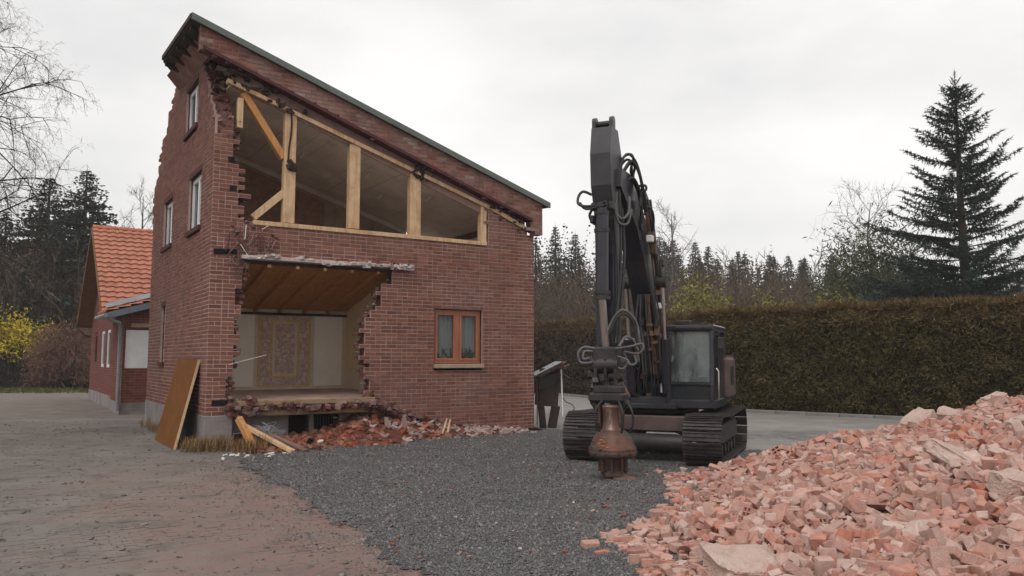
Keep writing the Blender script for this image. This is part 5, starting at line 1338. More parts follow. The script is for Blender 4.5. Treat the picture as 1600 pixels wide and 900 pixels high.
# hoses
HO = [[(0.3, 3.2, 4.17), (0.42, 3.25, 4.22), (0.48, 3.3, 4.14), (0.46, 3.35, 4.01), (0.29, 3.35, 3.97), (0.02, 3.4, 4.01)], [(0.46, 3.3, 4.04), (0.33, 3.35, 3.93), (-0.0, 3.4, 3.97)], [(0.01, 2.7, 4.7), (-0.04, 2.6, 4.86), (-0.12, 2.5, 4.92), (-0.14, 2.4, 4.86), (-0.07, 2.3, 4.7), (-0.11, 2.2, 4.51), (-0.16, 2.1, 4.32), (-0.2, 2.0, 4.12)], [(0.03, 2.7, 4.64), (-0.06, 2.5, 4.84), (-0.16, 2.4, 4.75), (-0.11, 2.3, 4.59), (-0.19, 2.2, 4.4), (-0.22, 2.0, 4.14)], [(-0.01, 2.7, 4.52), (-0.12, 2.5, 4.78), (-0.12, 2.4, 4.62), (-0.15, 2.2, 4.4), (-0.17, 2.0, 4.13)], [(-0.14, 2.2, 4.46), (-0.27, 2.2, 4.47), (-0.29, 2.2, 4.4), (-0.21, 2.2, 4.34), (-0.19, 2.2, 4.14)], [(-0.01, 2.9, 4.28), (-0.01, 3.0, 3.96), (-0.1, 3.0, 3.81), (-0.18, 2.9, 3.92), (-0.17, 2.8, 4.18)], [(-0.02, 3.1, 4.04), (-0.06, 3.05, 3.76), (-0.16, 2.9, 3.75), (-0.17, 2.7, 4.0)], [(-0.01, 3.1, 3.85), (-0.05, 3.1, 3.27), (-0.06, 3.1, 2.6), (-0.0, 3.2, 2.12)], [(-0.04, 2.9, 4.28), (-0.07, 2.95, 3.48), (-0.05, 3.0, 2.8), (-0.04, 3.2, 1.94)], [(-0.08, 2.9, 3.98), (-0.11, 2.9, 3.29), (-0.07, 3.0, 2.51), (-0.06, 3.2, 1.75)], [(0.05, 3.3, 2.12), (-0.05, 3.3, 2.31), (-0.17, 3.3, 2.42), (-0.27, 3.2, 2.35), (-0.34, 3.1, 2.2), (-0.37, 3.1, 1.98), (-0.37, 3.0, 1.8)], [(0.03, 3.3, 2.07), (-0.13, 3.3, 2.35), (-0.26, 3.2, 2.31), (-0.32, 3.1, 2.12), (-0.35, 3.1, 1.89)], [(0.24, 3.3, 1.86), (0.4, 3.35, 1.88), (0.47, 3.4, 1.79), (0.43, 3.4, 1.66), (0.26, 3.4, 1.66)], [(0.26, 3.3, 1.82), (0.39, 3.35, 1.82), (0.39, 3.4, 1.71), (0.29, 3.4, 1.73)], [(-0.06, 3.3, 1.86), (-0.28, 3.3, 1.89), (-0.43, 3.2, 1.93), (-0.44, 3.2, 1.84), (-0.35, 3.2, 1.79), (-0.19, 3.3, 1.82)], [(-0.09, 3.3, 1.75), (-0.23, 3.3, 1.7), (-0.28, 3.3, 1.63), (-0.34, 3.2, 1.66), (-0.3, 3.2, 1.79)], [(-0.12, 3.3, 1.89), (-0.19, 3.2, 2.03), (-0.28, 3.1, 1.98), (-0.35, 3.1, 1.84)], [(-0.04, 3.3, 1.61), (-0.16, 3.3, 1.57), (-0.21, 3.2, 1.66), (-0.16, 3.2, 1.8)], [(-0.22, 1.9, 4.19), (-0.28, 1.8, 4.15), (-0.27, 1.6, 4.03), (-0.23, 1.5, 3.83)], [(-0.15, 1.1, 3.5), (-0.24, 1.1, 3.39), (-0.27, 1.1, 3.17), (-0.28, 1.1, 3.0)], [(0.3, 3.2, 3.95), (0.34, 3.2, 3.86), (0.3, 3.2, 3.76), (0.24, 3.2, 3.71)]]
for i, h in enumerate(HO):
    t = MB(); t.tube(smooth_path(h), .021 if i not in (15, 16, 18) else .017, 8)
    ebuild(t, 'hose', 'hose_grey' if i in (11, 13, 14, 15, 16, 17, 18, 6, 7) else 'rubber', stick if i < 11 or i == 21 else (link_ if i < 19 else boom))
# ================================================================== RUBBLE HEAP on the right
rh = random.Random(41)
def yb_(x): return 12.35 + .16 * (x - 3.0)
def heap_z(x, y):
    a = (x - interp(y, XB)) * (.285 if x < 8.5 else .1)
    if x > 8.5: a = (8.5 - interp(y, XB)) * .285 - (x - 8.5) * .25
    c = (yb_(x) - y) * .62
    f_ = (y - 2.6) * .55
    h = min(a * .95, c, f_)
    h = h - .12 * math.exp(-((a - c) / .25) ** 2) if abs(a - c) < .6 else h
    return max(-.2, h + .10 * nz(x, y, .8, 2) * min(1, max(0, h) * 2) + .05 * nz(x, y, 2.4, 5) * min(1, max(0, h) * 3))
bm = bmesh.new(); gridv = {}
for ix in range(0, 66):
    for iy in range(0, 66):
        x = .6 + ix * .17; y = 2.5 + iy * .17
        z = heap_z(x, y)
        if z > -.12: gridv[(ix, iy)] = bm.verts.new((x, y, z - .05 + rh.uniform(-.03, .03)))
for (ix, iy) in list(gridv):
    q = [gridv.get((ix + a, iy + c)) for a, c in ((0, 0), (1, 0), (1, 1), (0, 1))]
    if all(q): bm.faces.new(q)
me = bpy.data.meshes.new('heap'); bm.to_mesh(me); bm.free()
core_v = np.array([v.co[:] for v in me.vertices]); core_f = np.array([list(p.vertices) for p in me.polygons])

# brick pieces: prototypes with clean and broken ends
def piece_proto(r, kind):
    bm = bmesh.new()
    Lx, Ly, Lz = .24, .115, .071
    if kind == 'holed':
        bmesh.ops.create_grid(bm, x_segments=5, y_segments=2, size=.5)
        for v in bm.verts: v.co.x *= Lx; v.co.y *= Ly; v.co.z = Lz / 2
        res = bmesh.ops.inset_individual(bm, faces=bm.faces[:], thickness=.009, depth=0)
        inner = [f for f in bm.faces if f not in res['faces']]
        for f in inner:
            pass
        ex_ = bmesh.ops.extrude_discrete_faces(bm, faces=inner)
        for f in ex_['faces']: bmesh.ops.translate(bm, verts=f.verts, vec=(0, 0, -.045))
        edges = [e for e in bm.edges if e.is_boundary and all(abs(abs(v.co.x) - Lx / 2) < 1e-4 or abs(abs(v.co.y) - Ly / 2) < 1e-4 for v in e.verts) and all(abs(v.co.z - Lz / 2) < 1e-4 for v in e.verts)]
        e2 = bmesh.ops.extrude_edge_only(bm, edges=edges)
        bmesh.ops.translate(bm, verts=[v for v in e2['geom'] if isinstance(v, bmesh.types.BMVert)], vec=(0, 0, -Lz))
    else:
        bmesh.ops.create_cube(bm, size=1)
        for v in bm.verts: v.co.x *= Lx; v.co.y *= Ly; v.co.z *= Lz
        cuts = {'whole': 0, 'half': 1, 'bat': 1, 'chip': 3, 'lump': 4}[kind]
        for i in range(cuts):
            if kind in ('half', 'bat'):
                p = Vector((r.uniform(-.05, .07), 0, 0)); n = Vector((1, r.uniform(-.6, .6), r.uniform(-.5, .5)))
            else:
                n = Vector((r.uniform(-1, 1), r.uniform(-1, 1), r.uniform(-1, 1))); n.normalize(); p = n * r.uniform(.034, .06)
            g_ = bm.verts[:] + bm.edges[:] + bm.faces[:]
            rs = bmesh.ops.bisect_plane(bm, geom=g_, plane_co=p, plane_no=n.normalized(), clear_outer=True)
            ed = [e for e in bm.edges if e.is_boundary]
            if ed: bmesh.ops.holes_fill(bm, edges=ed)
        if kind == 'lump':
            for v in bm.verts: v.co *= 1.25
        try: bmesh.ops.bevel(bm, geom=bm.edges[:], offset=.004 if kind == 'whole' else .006, segments=1, affect='EDGES')
        except Exception: pass
        for v in bm.verts: v.co += Vector((r.uniform(-1, 1), r.uniform(-1, 1), r.uniform(-1, 1))) * .0022
        c = sum((v.co for v in bm.verts), Vector()) / max(1, len(bm.verts))
        for v in bm.verts: v.co -= c
    bmesh.ops.recalc_face_normals(bm, faces=bm.faces)
    me = bpy.data.meshes.new('rubble_piece'); bm.to_mesh(me); bm.free(); return me
protos = []
for kind, n_ in (('whole', 3), ('holed', 1), ('half', 6), ('bat', 4), ('chip', 6), ('lump', 5)):
    for _ in range(n_): protos.append((kind, piece_proto(rh, kind)))
wts = {'whole': .9, 'holed': .5, 'half': 1.3, 'bat': 1.2, 'chip': .45, 'lump': .55}
pw = [wts[k] for k, _ in protos]
places = []
cnt = 0
while cnt < 11500:
    y = 2.9 + 10.6 * rh.random(); x = rh.uniform(.6, 9.5)
    z = heap_z(x, y)
    if z < -.10: continue
    if abs(x) > .70 * y + 1.0: continue
    edge = min(1, (z + .10) / .22)
    if rh.random() > .35 + .65 * edge: continue
    ki = rh.choices(range(len(protos)), pw)[0]
    zz = max(z, 0.0) + rh.choice((rh.uniform(-.05, .03), rh.uniform(.0, .07)))
    if z < .02: zz = .03 + rh.uniform(-.005, .01)
    tilt = .55 if z > .1 else .15
    s_ = rh.choice((.40, .52, .64, .75, .88, 1.0)) * rh.uniform(.92, 1.08) * (1 if z > .12 else .85)
    places.append((x, y, zz, rh.gauss(0, tilt), rh.gauss(0, tilt) + (0 if rh.random() > .25 else 1.3), rh.uniform(0, 6.28), s_, ki)); cnt += 1
for _ in range(46):                                             # strays on the gravel round the toe
    y = rh.choice((rh.uniform(6.4, 8.6), rh.uniform(8.5, 12.3))); x = interp(y, XB) - abs(rh.gauss(.05, .20))
    ki = rh.choices(range(len(protos)), pw)[0]
    places.append((x, y, .045, rh.gauss(0, .1), rh.gauss(0, .1), rh.uniform(0, 6.28), rh.choice((.5, .7, .9)), ki))
places.append((.72, 7.35, .055, .1, .05, .4, 1.0, 8)); places.append((1.62, 8.75, .06, 0, .05, .25, 1.0, 0))
def vis_score(p):
    x, y, z = p[:3]
    d = math.sqrt(x * x + y * y + (z - 1.75) ** 2)
    if abs(x) > .655 * y or (z - 1.75) / y < -.475: return 99
    buried = max(0, heap_z(x, y)) - z
    return d + (6 if buried > .0 else 0)
places.sort(key=vis_score)
KW = {'whole': 'whole dusty brick', 'holed': 'brick with rows of holes showing', 'half': 'half brick with one broken end', 'bat': 'broken brick bat', 'chip': 'angular brick chip', 'lump': 'rough brick lump'}
def heap_spot(x, y, z):
    px = x / y; row = (1.75 - z) / y
    e = x - interp(y, XB)
    if e < -.02: return 'apart on the gravel beside the heap'
    if e < .35: return 'at the heap toe by the gravel'
    if row > .335: return 'low on the heap front, bottom edge' if px < .36 else 'on the heap, bottom right corner'
    if px < .30: return 'on the heap shoulder below the crawler'
    if px < .45: return 'in the middle of the heap front'
    return 'on the heap around the pale slab'
for (x, y, z, a, b_, c, s_, ki) in places[:240]:
    o = link('loose_brick', protos[ki][1], None, (x, y, z)); o.rotation_euler = (a, b_, c); o.scale = (s_,) * 3
    if (x, y) == (.72, 7.35): lab = 'lone broken brick on dark gravel, farthest left of the heap'
    elif (x, y) == (1.62, 8.75): lab = 'whole brick lying flat on the gravel in the notch of the heap edge'
    else: lab = KW[protos[ki][0]] + ' ' + heap_spot(x, y, z)
    tag(o, lab, 'brick', 'loose bricks on the near slope of the rubble heap')
for k, m_ in protos:
    if not m_.materials: m_.materials.append(M['rubble_single'])
Vs = [core_v]; quads = []; base = len(core_v); polys = [tuple(f) for f in core_f]; mi = [0] * len(polys)
for (x, y, z, a, b_, c, s_, ki) in places[240:]:
    m_ = protos[ki][1]; mt = Euler((a, b_, c)).to_matrix() * s_
    co = np.array([v.co[:] for v in m_.vertices]) @ np.array(mt).T + np.array((x, y, z))
    Vs.append(co); polys += [tuple(i + base for i in p.vertices) for p in m_.polygons]; base += len(co)
mi += [1] * (len(polys) - len(mi))
me = bpy.data.meshes.new('rubble_heap'); me.from_pydata(np.concatenate(Vs).tolist(), [], polys)
me.materials.append(M['rubble_core']); me.materials.append(M['rubble']); me.polygons.foreach_set('material_index', mi); me.update()
tag(link('rubble_heap', me), 'great heap of dusty pink broken bricks piled at the right of the gravel yard', 'rubble', kind='stuff')

# large lumps of masonry lying in the heap
def lump(name, label, loc, size, rot, seed, group=None):
    r = random.Random(seed); bm = bmesh.new(); bmesh.ops.create_icosphere(bm, subdivisions=4, radius=1)
    for v in bm.verts:
        p = v.co.copy()
        q = Vector([math.copysign(abs(t) ** .45, t) for t in p])
        n1 = mnoise.noise(p * 1.3 + Vector((seed, 0, 0))); n2 = mnoise.noise(p * 4 + Vector((0, seed, 0))); n3 = mnoise.noise(p * 11)
        q *= 1 + .30 * n1 + .10 * n2 + .035 * n3
        v.co = Vector((q.x * size[0] / 2, q.y * size[1] / 2, q.z * size[2] / 2))
    me = bpy.data.meshes.new(name); bm.to_mesh(me); bm.free(); me.materials.append(M['slab_chunk'])
    o = link(name, me, None, loc); o.rotation_euler = rot
    return tag(o, label, 'masonry lump', group)
def hz_(x, y, d=0.0): return (x, y, heap_z(x, y) + d)
lump('masonry_lump', 'large pale rough lump of mortar at the bottom edge of the heap, nearest the camera', hz_(1.74, 6.0, .06), (.58, .44, .26), (.3, .1, .2), 3)
lump('masonry_lump', 'biggest flat pale mortar slab lying tilted on the right slope of the heap', hz_(4.22, 7.5, .05), (.62, .56, .16), (.42, .25, .5), 5)
lump('masonry_lump', 'pointed pale slab standing up on the far skyline of the heap near its low end', hz_(5.35, 10.55, .12), (.46, .26, .18), (.15, -.5, .25), 8)
lump('masonry_lump', 'rounded pale pink block on the skyline of the heap towards the right edge', hz_(6.5, 10.7, .10), (.36, .26, .20), (.1, -.3, .1), 12)
lump('masonry_lump', 'broken pinkish block on the heap skyline between the pointed slab and the rounded block', hz_(5.85, 10.7, .10), (.32, .26, .18), (.3, -.2, .9), 14)
lump('masonry_lump', 'angular grey pink block low at the right edge of the heap beside the bottom corner', hz_(3.95, 6.25, .05), (.38, .28, .22), (.2, .3, -.3), 18)
lump('masonry_lump', 'wide flat block lying along the right edge of the heap above the big slab', hz_(5.3, 8.2, .07), (.42, .20, .14), (.12, -.15, .2), 22)
lump('masonry_lump', 'dusty block half sunk in the lower middle of the heap front', hz_(3.15, 6.05, .0), (.36, .30, .18), (.3, .0, .4), 25)

# ================================================================== RUBBLE along the foot of the house
rr = random.Random(77)
bm = bmesh.new(); gv = {}
def foot_z(u, v):                # v is in front of the wall (positive = towards the yard)
    top = interp(u, [(.5, .05), (.9, .24), (1.5, .12), (2.3, .13), (2.8, .30), (3.3, .46), (4.2, .36), (5.2, .26), (6.3, .12), (7.2, .05)])
    wid = interp(u, [(.5, .7), (1.0, 1.35), (2.6, 1.45), (3.6, 1.25), (4.6, .95), (5.6, .75), (6.6, .5), (7.4, .35)])
    return top * max(-.3, 1 - v / wid) * (1 + .25 * nz(u, v, 1.5, 3)) + .05 * nz(u, v, 3, 7)
for iu in range(0, 62):
    for iv in range(0, 20):
        u = .45 + iu * .115; v = -.45 + iv * .11
        z = foot_z(u, v)
        if z > -.03:
            p = hw(u, -v, z); gv[(iu, iv)] = bm.verts.new(p)
for (iu, iv) in list(gv):
    q = [gv.get((iu + a, iv + c)) for a, c in ((0, 0), (1, 0), (1, 1), (0, 1))]
    if all(q): bm.faces.new(q)
me = bpy.data.meshes.new('x'); bm.to_mesh(me); bm.free()
cv = [v.co[:] for v in me.vertices]; cf = [tuple(p.vertices) for p in me.polygons]
t = MB(); t.add(cv, cf, 0)
loose = []
for _ in range(1250):
    u = rr.uniform(.75, 7.3); v = rr.uniform(-.35, 1.4); z = foot_z(u, v)
    if z < -.01: continue
    pale = u > 4.3 + rr.gauss(0, .7)
    if not pale and 2.6 < u < 4.4 and v > .25 and rr.random() < .62: continue
    s_ = rr.uniform(.05, .17) * (.75 if pale else 1)
    p = hw(u, -v, max(z, 0) + rr.uniform(-.01, .04))
    if not pale and s_ > .135 and len(loose) < 60: loose.append((p, s_)); continue
    t.chunk(p, (s_ * 1.5, s_, s_ * .6), rr, 2 if pale else 1, 1.3)
tag(t.build('brick_rubble', ['red_soil', 'red_rubble', 'pale_rubble']), 'bank of orange red brick rubble and soil under the torn front wall', 'rubble', kind='stuff')
for k, (p, s_) in enumerate(loose):
    kd = protos[3 + (k * 7) % 11][1]
    if k < 8:
        c = kd.copy(); c.name = 'red_piece'; c.materials.clear(); c.materials.append(M['red_rubble_single']); 
        if k == 0: redp = []
        redp.append(c)
    o = link('fallen_brick', redp[k % len(redp)], None, p); o.rotation_euler = (rr.gauss(0, .5), rr.gauss(0, .5), rr.uniform(0, 6.28)); s2 = rr.uniform(.7, 1.15); o.scale = (s2,) * 3
    lu = (p - C0).dot(UU)
    tag(o, 'orange red brick fragment on the rubble bank ' + ('beside the splintered plank' if lu < 1.6 else 'below the barred cellar window' if lu < 2.9 else 'below the right part of the wall gap' if lu < 4.2 else 'under the intact front wall'), 'brick', 'brick fragments at the foot of the house')
# pale splintered plank, wire tangle and slats
t = MB(); t.beam(hw(.66, -.32, .46), hw(1.22, -1.62, .05), .10, .07, 0, (0, 0, 1), .006)
tag(t.build('splintered_plank', 'pine'), 'pale splintered plank sloping down out of the rubble beside the concrete corner', 'plank')
t = MB(); t.beam(hw(.86, -.42, .42), hw(1.50, -1.52, .04), .13, .03, 0, (0, 0, 1))
tag(t.build('split_board', 'soffit_board'), 'thin pinkish split board lying next to the pale splintered plank', 'plank')
t = MB(); t.beam(hw(.56, -.30, .60), hw(.72, -.75, .12), .11, .12, 0, (0, 0, 1), .006)
tag(t.build('short_post', 'pine_orange'), 'short orange brown timber stub standing between plinth and splintered plank', 'timber')
t = MB()
for _ in range(34):
    c = hw(1.02, -.62, .34); pts_ = [c + Vector((rr.gauss(0, .14), rr.gauss(0, .10), rr.gauss(0, .07))) for _ in range(5)]
    t.tube(smooth_path(pts_, 4), .0045, 4)
tag(t.build('wire_tangle', 'zinc'), 'grey tangle of thin wire and reed matting on the rubble beside the splintered plank', 'wire', kind='stuff')
for (u0, v0, z0, u1, v1, z1, lab) in ((4.75, -.75, .08, 4.98, -.55, .42, 'left of two short pale slats leaning together on the rubble below the window'), (4.86, -.78, .08, 5.06, -.55, .40, 'right of two short pale slats leaning together on the rubble below the window')):
    t = MB(); t.beam(hw(u0, v0, z0), hw(u1, v1, z1), .035, .025); tag(t.build('pale_slat', 'pine'), lab, 'slat')
for (u, v, z, dx, lab) in ((3.62, -.42, .40, .0, 'left upright pale torn board stuck in the rubble below the wall gap'), (3.92, -.45, .38, .12, 'right leaning pale torn board stuck in the rubble below the wall gap')):
    t = MB(); p0 = hw(u, v, z - .2); p1 = hw(u + dx, v + .08, z + .10); t.beam(p0, p1, .09, .03, 0, (VV.x, VV.y, 0)); t.beam(p0 + UU * .05, p1 * .75 + p0 * .25 + UU * .07, .05, .03, 0, (VV.x, VV.y, 0)); tag(t.build('torn_board', 'pale_rubble'), lab, 'board')
t = MB(); t.chunk(hw(1.75, -1.0, .16), (.32, .13, .05), rr, 0); tag(t.build('dark_scrap', 'steel_dark'), 'black flat scrap lying on the red brick rubble', 'scrap')
t = MB(); t.chunk(hw(1.92, -1.12, .15), (.22, .12, .07), rr, 0, .3); tag(t.build('white_shard', 'plaster'), 'white plaster shard beside the black scrap on the red rubble', 'plaster')
t = MB()
for _ in range(26):
    p = hw(rr.gauss(.70, .30), -1.50 + rr.gauss(0, .22), .025); q3 = rr.uniform(.3, 1.0); t.chunk(p, (.09 * q3, .06 * q3, .04 * q3), rr)
tag(t.build('plaster_crumbs', 'plaster'), 'scatter of white plaster crumbs at the edge of gravel and court', 'plaster', kind='stuff')
t = MB()
for _ in range(330):
    y = rr.uniform(7, 19); x = rr.uniform(gravel_left(y), interp(y, [(7, 1), (12.5, 2.6), (19, 4)]))
    if not in_poly(x, y, gp): continue
    s_ = rr.uniform(.012, .035); t.chunk((x, y, gz(x, y) + .015), (s_ * 1.4, s_, s_ * .7), rr, 0 if rr.random() < .5 else 1)
tag(t.build('gravel_crumbs', ['pale_rubble', 'red_rubble']), 'small pale and red crumbs sprinkled over the dark gravel', 'rubble', kind='stuff')

# dry grass at the corner
pts = []
for _ in range(150):
    u = rr.choice((rr.uniform(-.25, .75), rr.uniform(-.2, -.02))); v = -abs(rr.gauss(0, .28)) - .02 if u > -.02 else rr.uniform(-.3, 1.2)
    if u > .55: v -= .3
    p = hw(u, v); pts.append((p.x, p.y, 0))
for _ in range(60):
    p = hw(-.06 - abs(rr.gauss(0, .07)), rr.uniform(2.4, 7.2)); pts.append((p.x, p.y, 0))
for (u, v) in ((.15, -.35), (.42, -.55), (.62, -.95), (-.2, -.2), (.75, -1.1)):
    for _ in range(16):
        p = hw(u + rr.gauss(0, .10), v + rr.gauss(0, .10)); pts.append((p.x, p.y, 0)); pts.append((p.x, p.y, .12))
pts = [p for p in pts if nz(p[0], p[1], 2.3) > -.22 or rr.random() < .35]
pts = [p for p in pts if rr.random() < .6]
tag(grass_tufts('dry_grass', pts, 'straw', .30, 12, rr, .07, .004), 'dry straw coloured grass tufts along the foot of the corner wall', 'grass', kind='stuff')
# ================================================================== VEGETATION
rv = random.Random(101)
class Cards:
    """collects small needle / leaf / twig faces as triangles"""
    def __init__(s): s.V = []; s.F = []
    def tri(s, a, b, c):
        o = len(s.V); s.V += [tuple(a), tuple(b), tuple(c)]; s.F.append((o, o + 1, o + 2))
    def spike(s, p, d, l, w, r):
        d = d.normalized(); n = d.cross(Vector((r.uniform(-1, 1), r.uniform(-1, 1), r.uniform(-1, 1)))); n.normalize()
        s.tri(p - n * w, p + n * w, p + d * l)
    def leaf(s, p, d, l, w, r):
        d = d.normalized(); n = d.cross(Vector((r.uniform(-1, 1), r.uniform(-1, 1), r.uniform(-1, 1)))); n.normalize()
        o = len(s.V); s.V += [tuple(p), tuple(p + d * l * .5 + n * w), tuple(p + d * l), tuple(p + d * l * .5 - n * w)]
        s.F += [(o, o + 1, o + 2), (o, o + 2, o + 3)]
    def stick(s, p, q, w0, w1):
        """thin three sided twig"""
        d = (q - p)
        if d.length < 1e-5: return
        d.normalize(); n = d.cross(Vector((.3, .5, .8)))
        if n.length < 1e-3: n = d.cross(Vector((1, 0, 0)))
        n.normalize(); b = d.cross(n); o = len(s.V)
        for c, w in ((p, w0), (q, w1)):
            for k in range(3):
                a = 2.094 * k; s.V.append(tuple(c + (n * math.cos(a) + b * math.sin(a)) * w))
        for k in range(3):
            k2 = (k + 1) % 3; s.F += [(o + k, o + k2, o + 3 + k2), (o + k, o + 3 + k2, o + 3 + k)]
    def blade(s, p, q, w0, w1, r):
        d = q - p
        if d.length < 1e-5: return
        n = d.cross(Vector((r.uniform(-1, 1), r.uniform(-1, 1), r.uniform(-1, 1))))
        if n.length < 1e-6: return
        n.normalize(); o = len(s.V); s.V += [tuple(p - n * w0), tuple(p + n * w0), tuple(q + n * w1), tuple(q - n * w1)]
        s.F += [(o, o + 1, o + 2), (o, o + 2, o + 3)]
    def obj(s, name, m, parent=None):
        return link(name, np_mesh(name, np.array(s.V), np.array(s.F), m), parent)

def rdir(r, up=0.0):
    v = Vector((r.gauss(0, 1), r.gauss(0, 1), r.gauss(0, 1) + up)); v.normalize(); return v

def make_spruce_near():
    r = random.Random(55); H = 12.7
    root = thing('spruce_tree', 'big dark spruce standing behind the hedge at the right', 'tree', (17.35, 30.0, 0)); root.scale = (1.16, 1.16, 1)
    t = MB(); t.tube([(0, 0, -.1), (.03, 0, 4), (-.02, 0, 8), (0, 0, 11), (0, 0, H)], [.24, .17, .10, .045, .012], 9); t.build('trunk', 'bark', root)
    wood = Cards(); nd = Cards()
    z = 1.2
    def twig(p, d, l):
        wood.stick(p, p + d * l, .009, .004)
        n_ = max(3, int(l / .045))
        for k in range(n_):
            q = p + d * (l * k / n_)
            for _ in range(3):
                nd.spike(q, (d * .7 + rdir(r) * .75), r.uniform(.08, .14), .018, r)
        nd.spike(p + d * l, d, .14, .014, r)
    while z < H - .35:
        f_ = (H - z) / H
        Lb = .20 + 3.75 * f_ ** .92
        if f_ > .62: Lb *= 1.08
        for k in range(r.choice((4, 5, 6, 6)) if f_ > .12 else 5):
            a = r.uniform(0, 6.28); L_ = Lb * r.choice((.5, .75, .9, 1.0, 1.1, 1.3)) * r.uniform(.85, 1.08)
            rise = .55 if f_ < .12 else (.50 - .34 * f_ + r.uniform(-.14, .14))
            d = Vector((math.cos(a), math.sin(a), rise)); d.normalize()
            side = Vector((-math.sin(a), math.cos(a), 0))
            n_ = max(4, int(L_ / .13)); prev = Vector((0, 0, z)); pos = prev
            for i in range(1, n_ + 1):
                s_ = i / n_; dd = Vector((d.x, d.y, d.z - .20 * math.sin(s_ * math.pi) * f_ + .30 * s_ * s_)); dd.normalize()
                pos = prev + dd * (L_ / n_); wood.stick(prev, pos, .030 * (1 - s_) * (f_ + .3) + .006, .030 * (1 - s_ - 1 / n_ if s_ < 1 else 0) * (f_ + .3) + .005)
                if s_ > .10:
                    tl = (.10 + .36 * f_ ** .5 * math.sin(min(1, s_ * 1.1) * math.pi) ** .6) * r.uniform(.6, 1.2)
                    for sg in (-1, 1):
                        if r.random() < .85: twig(pos, (side * sg * .75 + dd * .65 + Vector((0, 0, -.45 * r.random()))).normalized(), tl)
                    if r.random() < .8: twig(pos, (dd * .3 + Vector((r.uniform(-.3, .3), r.uniform(-.3, .3), -1))).normalized(), tl * .75)
                prev = pos
            twig(pos, d, .2)
        z += .17 + .10 * r.random() + .08 * f_
    for k in range(7): twig(Vector((0, 0, H - .9 + k * .12)), Vector((math.cos(k * 2.4) * .5, math.sin(k * 2.4) * .5, .8)).normalized(), .28)
    twig(Vector((0, 0, H - .3)), Vector((0, 0, 1)), .55)
    wood.obj('branches', 'bark', root)['kind'] = 'stuff'; nd.obj('crown', 'needle', root)
make_spruce_near()

def conifer_proto(name, H, wid, seed, m_='needle_far', dens=1.0, bare=.06, lf=1.0):
    r = random.Random(seed); root = thing(name, 'x', 'tree')
    t = MB(); t.tube([(0, 0, -.2), (0, 0, H * .5), (0, 0, H * .98)], [.02 * H, .012 * H, .003 * H], 6); t.build('trunk', 'bark', root)
    nd = Cards(); z = H * bare
    while z < H * .99:
        f_ = 1 - z / H; Lb = wid * (f_ ** .85) + .05
        for k in range(int((7 + 6 * f_) * dens)):
            a = r.uniform(0, 6.28); L_ = Lb * r.uniform(.45, 1.25); c, s_ = math.cos(a), math.sin(a); z0_ = z; z = z0_ + r.uniform(-.5, .5) * min(1, f_ * 5)
            n_ = max(2, int(L_ / .30)); rise = .10 - .50 * f_ + r.uniform(-.12, .12)
            for i in range(1, n_ + 1):
                q = Vector((c * L_ * i / n_, s_ * L_ * i / n_, z + rise * L_ * i / n_ - .06 * L_ * (i / n_) ** 2 + .05))
                for _ in range(8):
                    dd = Vector((c + r.gauss(0, .7), s_ + r.gauss(0, .7), r.uniform(-.9, .25))); nd.leaf(q, dd, r.uniform(.24, .50) * (.18 + 1.3 * f_) ** .8, .022 + .07 * f_ * lf, r)
            z = z0_
        z += (.22 + .16 * f_)
    nd.tri((-.04, 0, H * .96), (.04, 0, H * .96), (0, 0, H + .35))
    nd.obj('crown', m_, root); return root

def bare_tree(root, H, seed, spread=.5, levels=4, m_='bark', r0=None, lean=(0, 0), twig_w=.006, up=.55, first=.18, droop=0.0, nb=9, keep=None):
    r = random.Random(seed); tw = Cards(); r0 = r0 or H * .016
    t = MB(); path = [Vector((lean[0] * s_ * s_, lean[1] * s_ * s_, H * s_)) + Vector((r.gauss(0, .012 * H), r.gauss(0, .012 * H), 0)) * (1 if 0 < s_ else 0) for s_ in (0, .2, .4, .6, .8, .97)]
    t.tube(path, [r0 * (1 - .9 * k / 5) for k in range(6)], 8); t.build('trunk', m_, root)
    def grow(p, d, L_, w, lev):
        n_ = 4 if lev < 3 else (3 if lev == 3 else 2); pts_ = [p]
        for i in range(n_):
            d = (d + rdir(r) * .16 + Vector((0, 0, (.10 if lev < 2 else .03) - droop * (lev * .12)))).normalized()
            q = pts_[-1] + d * (L_ / n_); w0, w1 = w * (1 - .7 * i / n_), w * (1 - .7 * (i + 1) / n_)
            if lev < 4: tw.stick(pts_[-1], q, w0, w1)
            else: tw.blade(pts_[-1], q, w0 * 1.2, w1 * 1.2, r)
            pts_.append(q)
            if lev < levels and (i > 0 or lev > 1) and (keep is None or lev < 3 or q.x > keep):
                for _ in range(r.choice((1, 2, 2, 3)) if lev > 1 else r.choice((2, 2, 3))):
                    dd = (d * .75 + rdir(r, .15 - droop * .5) * .85).normalized(); grow(q, dd, L_ * r.uniform(.38, .62), max(twig_w * .6, w * .42), lev + 1)
    for k in range(nb * 2):
        s_ = first + (1 - first) * (k + r.random()) / (nb * 2); i = min(4, int(s_ * 5 * .97)); f2 = s_ * 5 * .97 - i
        p = path[i].lerp(path[min(5, i + 1)], min(1, f2)); a = r.uniform(0, 6.28)
        grow(p, Vector((math.cos(a), math.sin(a), up)).normalized(), H * spread * (1.1 - .75 * s_) * r.uniform(.7, 1.1), max(twig_w, r0 * .38 * (1 - .7 * s_)), 1)
    tw.obj('branches', m_, root); return root

# overhanging bare tree on the left
lt_ = thing('bare_tree', 'large leafless tree whose fine drooping twigs hang in at the upper left', 'tree', (-14.7, 15.9, 0))
bare_tree(lt_, 14.8, 4, spread=.31, levels=6, m_='bark', r0=.26, up=.40, first=.20, droop=.46, twig_w=.0036, nb=22, keep=2.6)
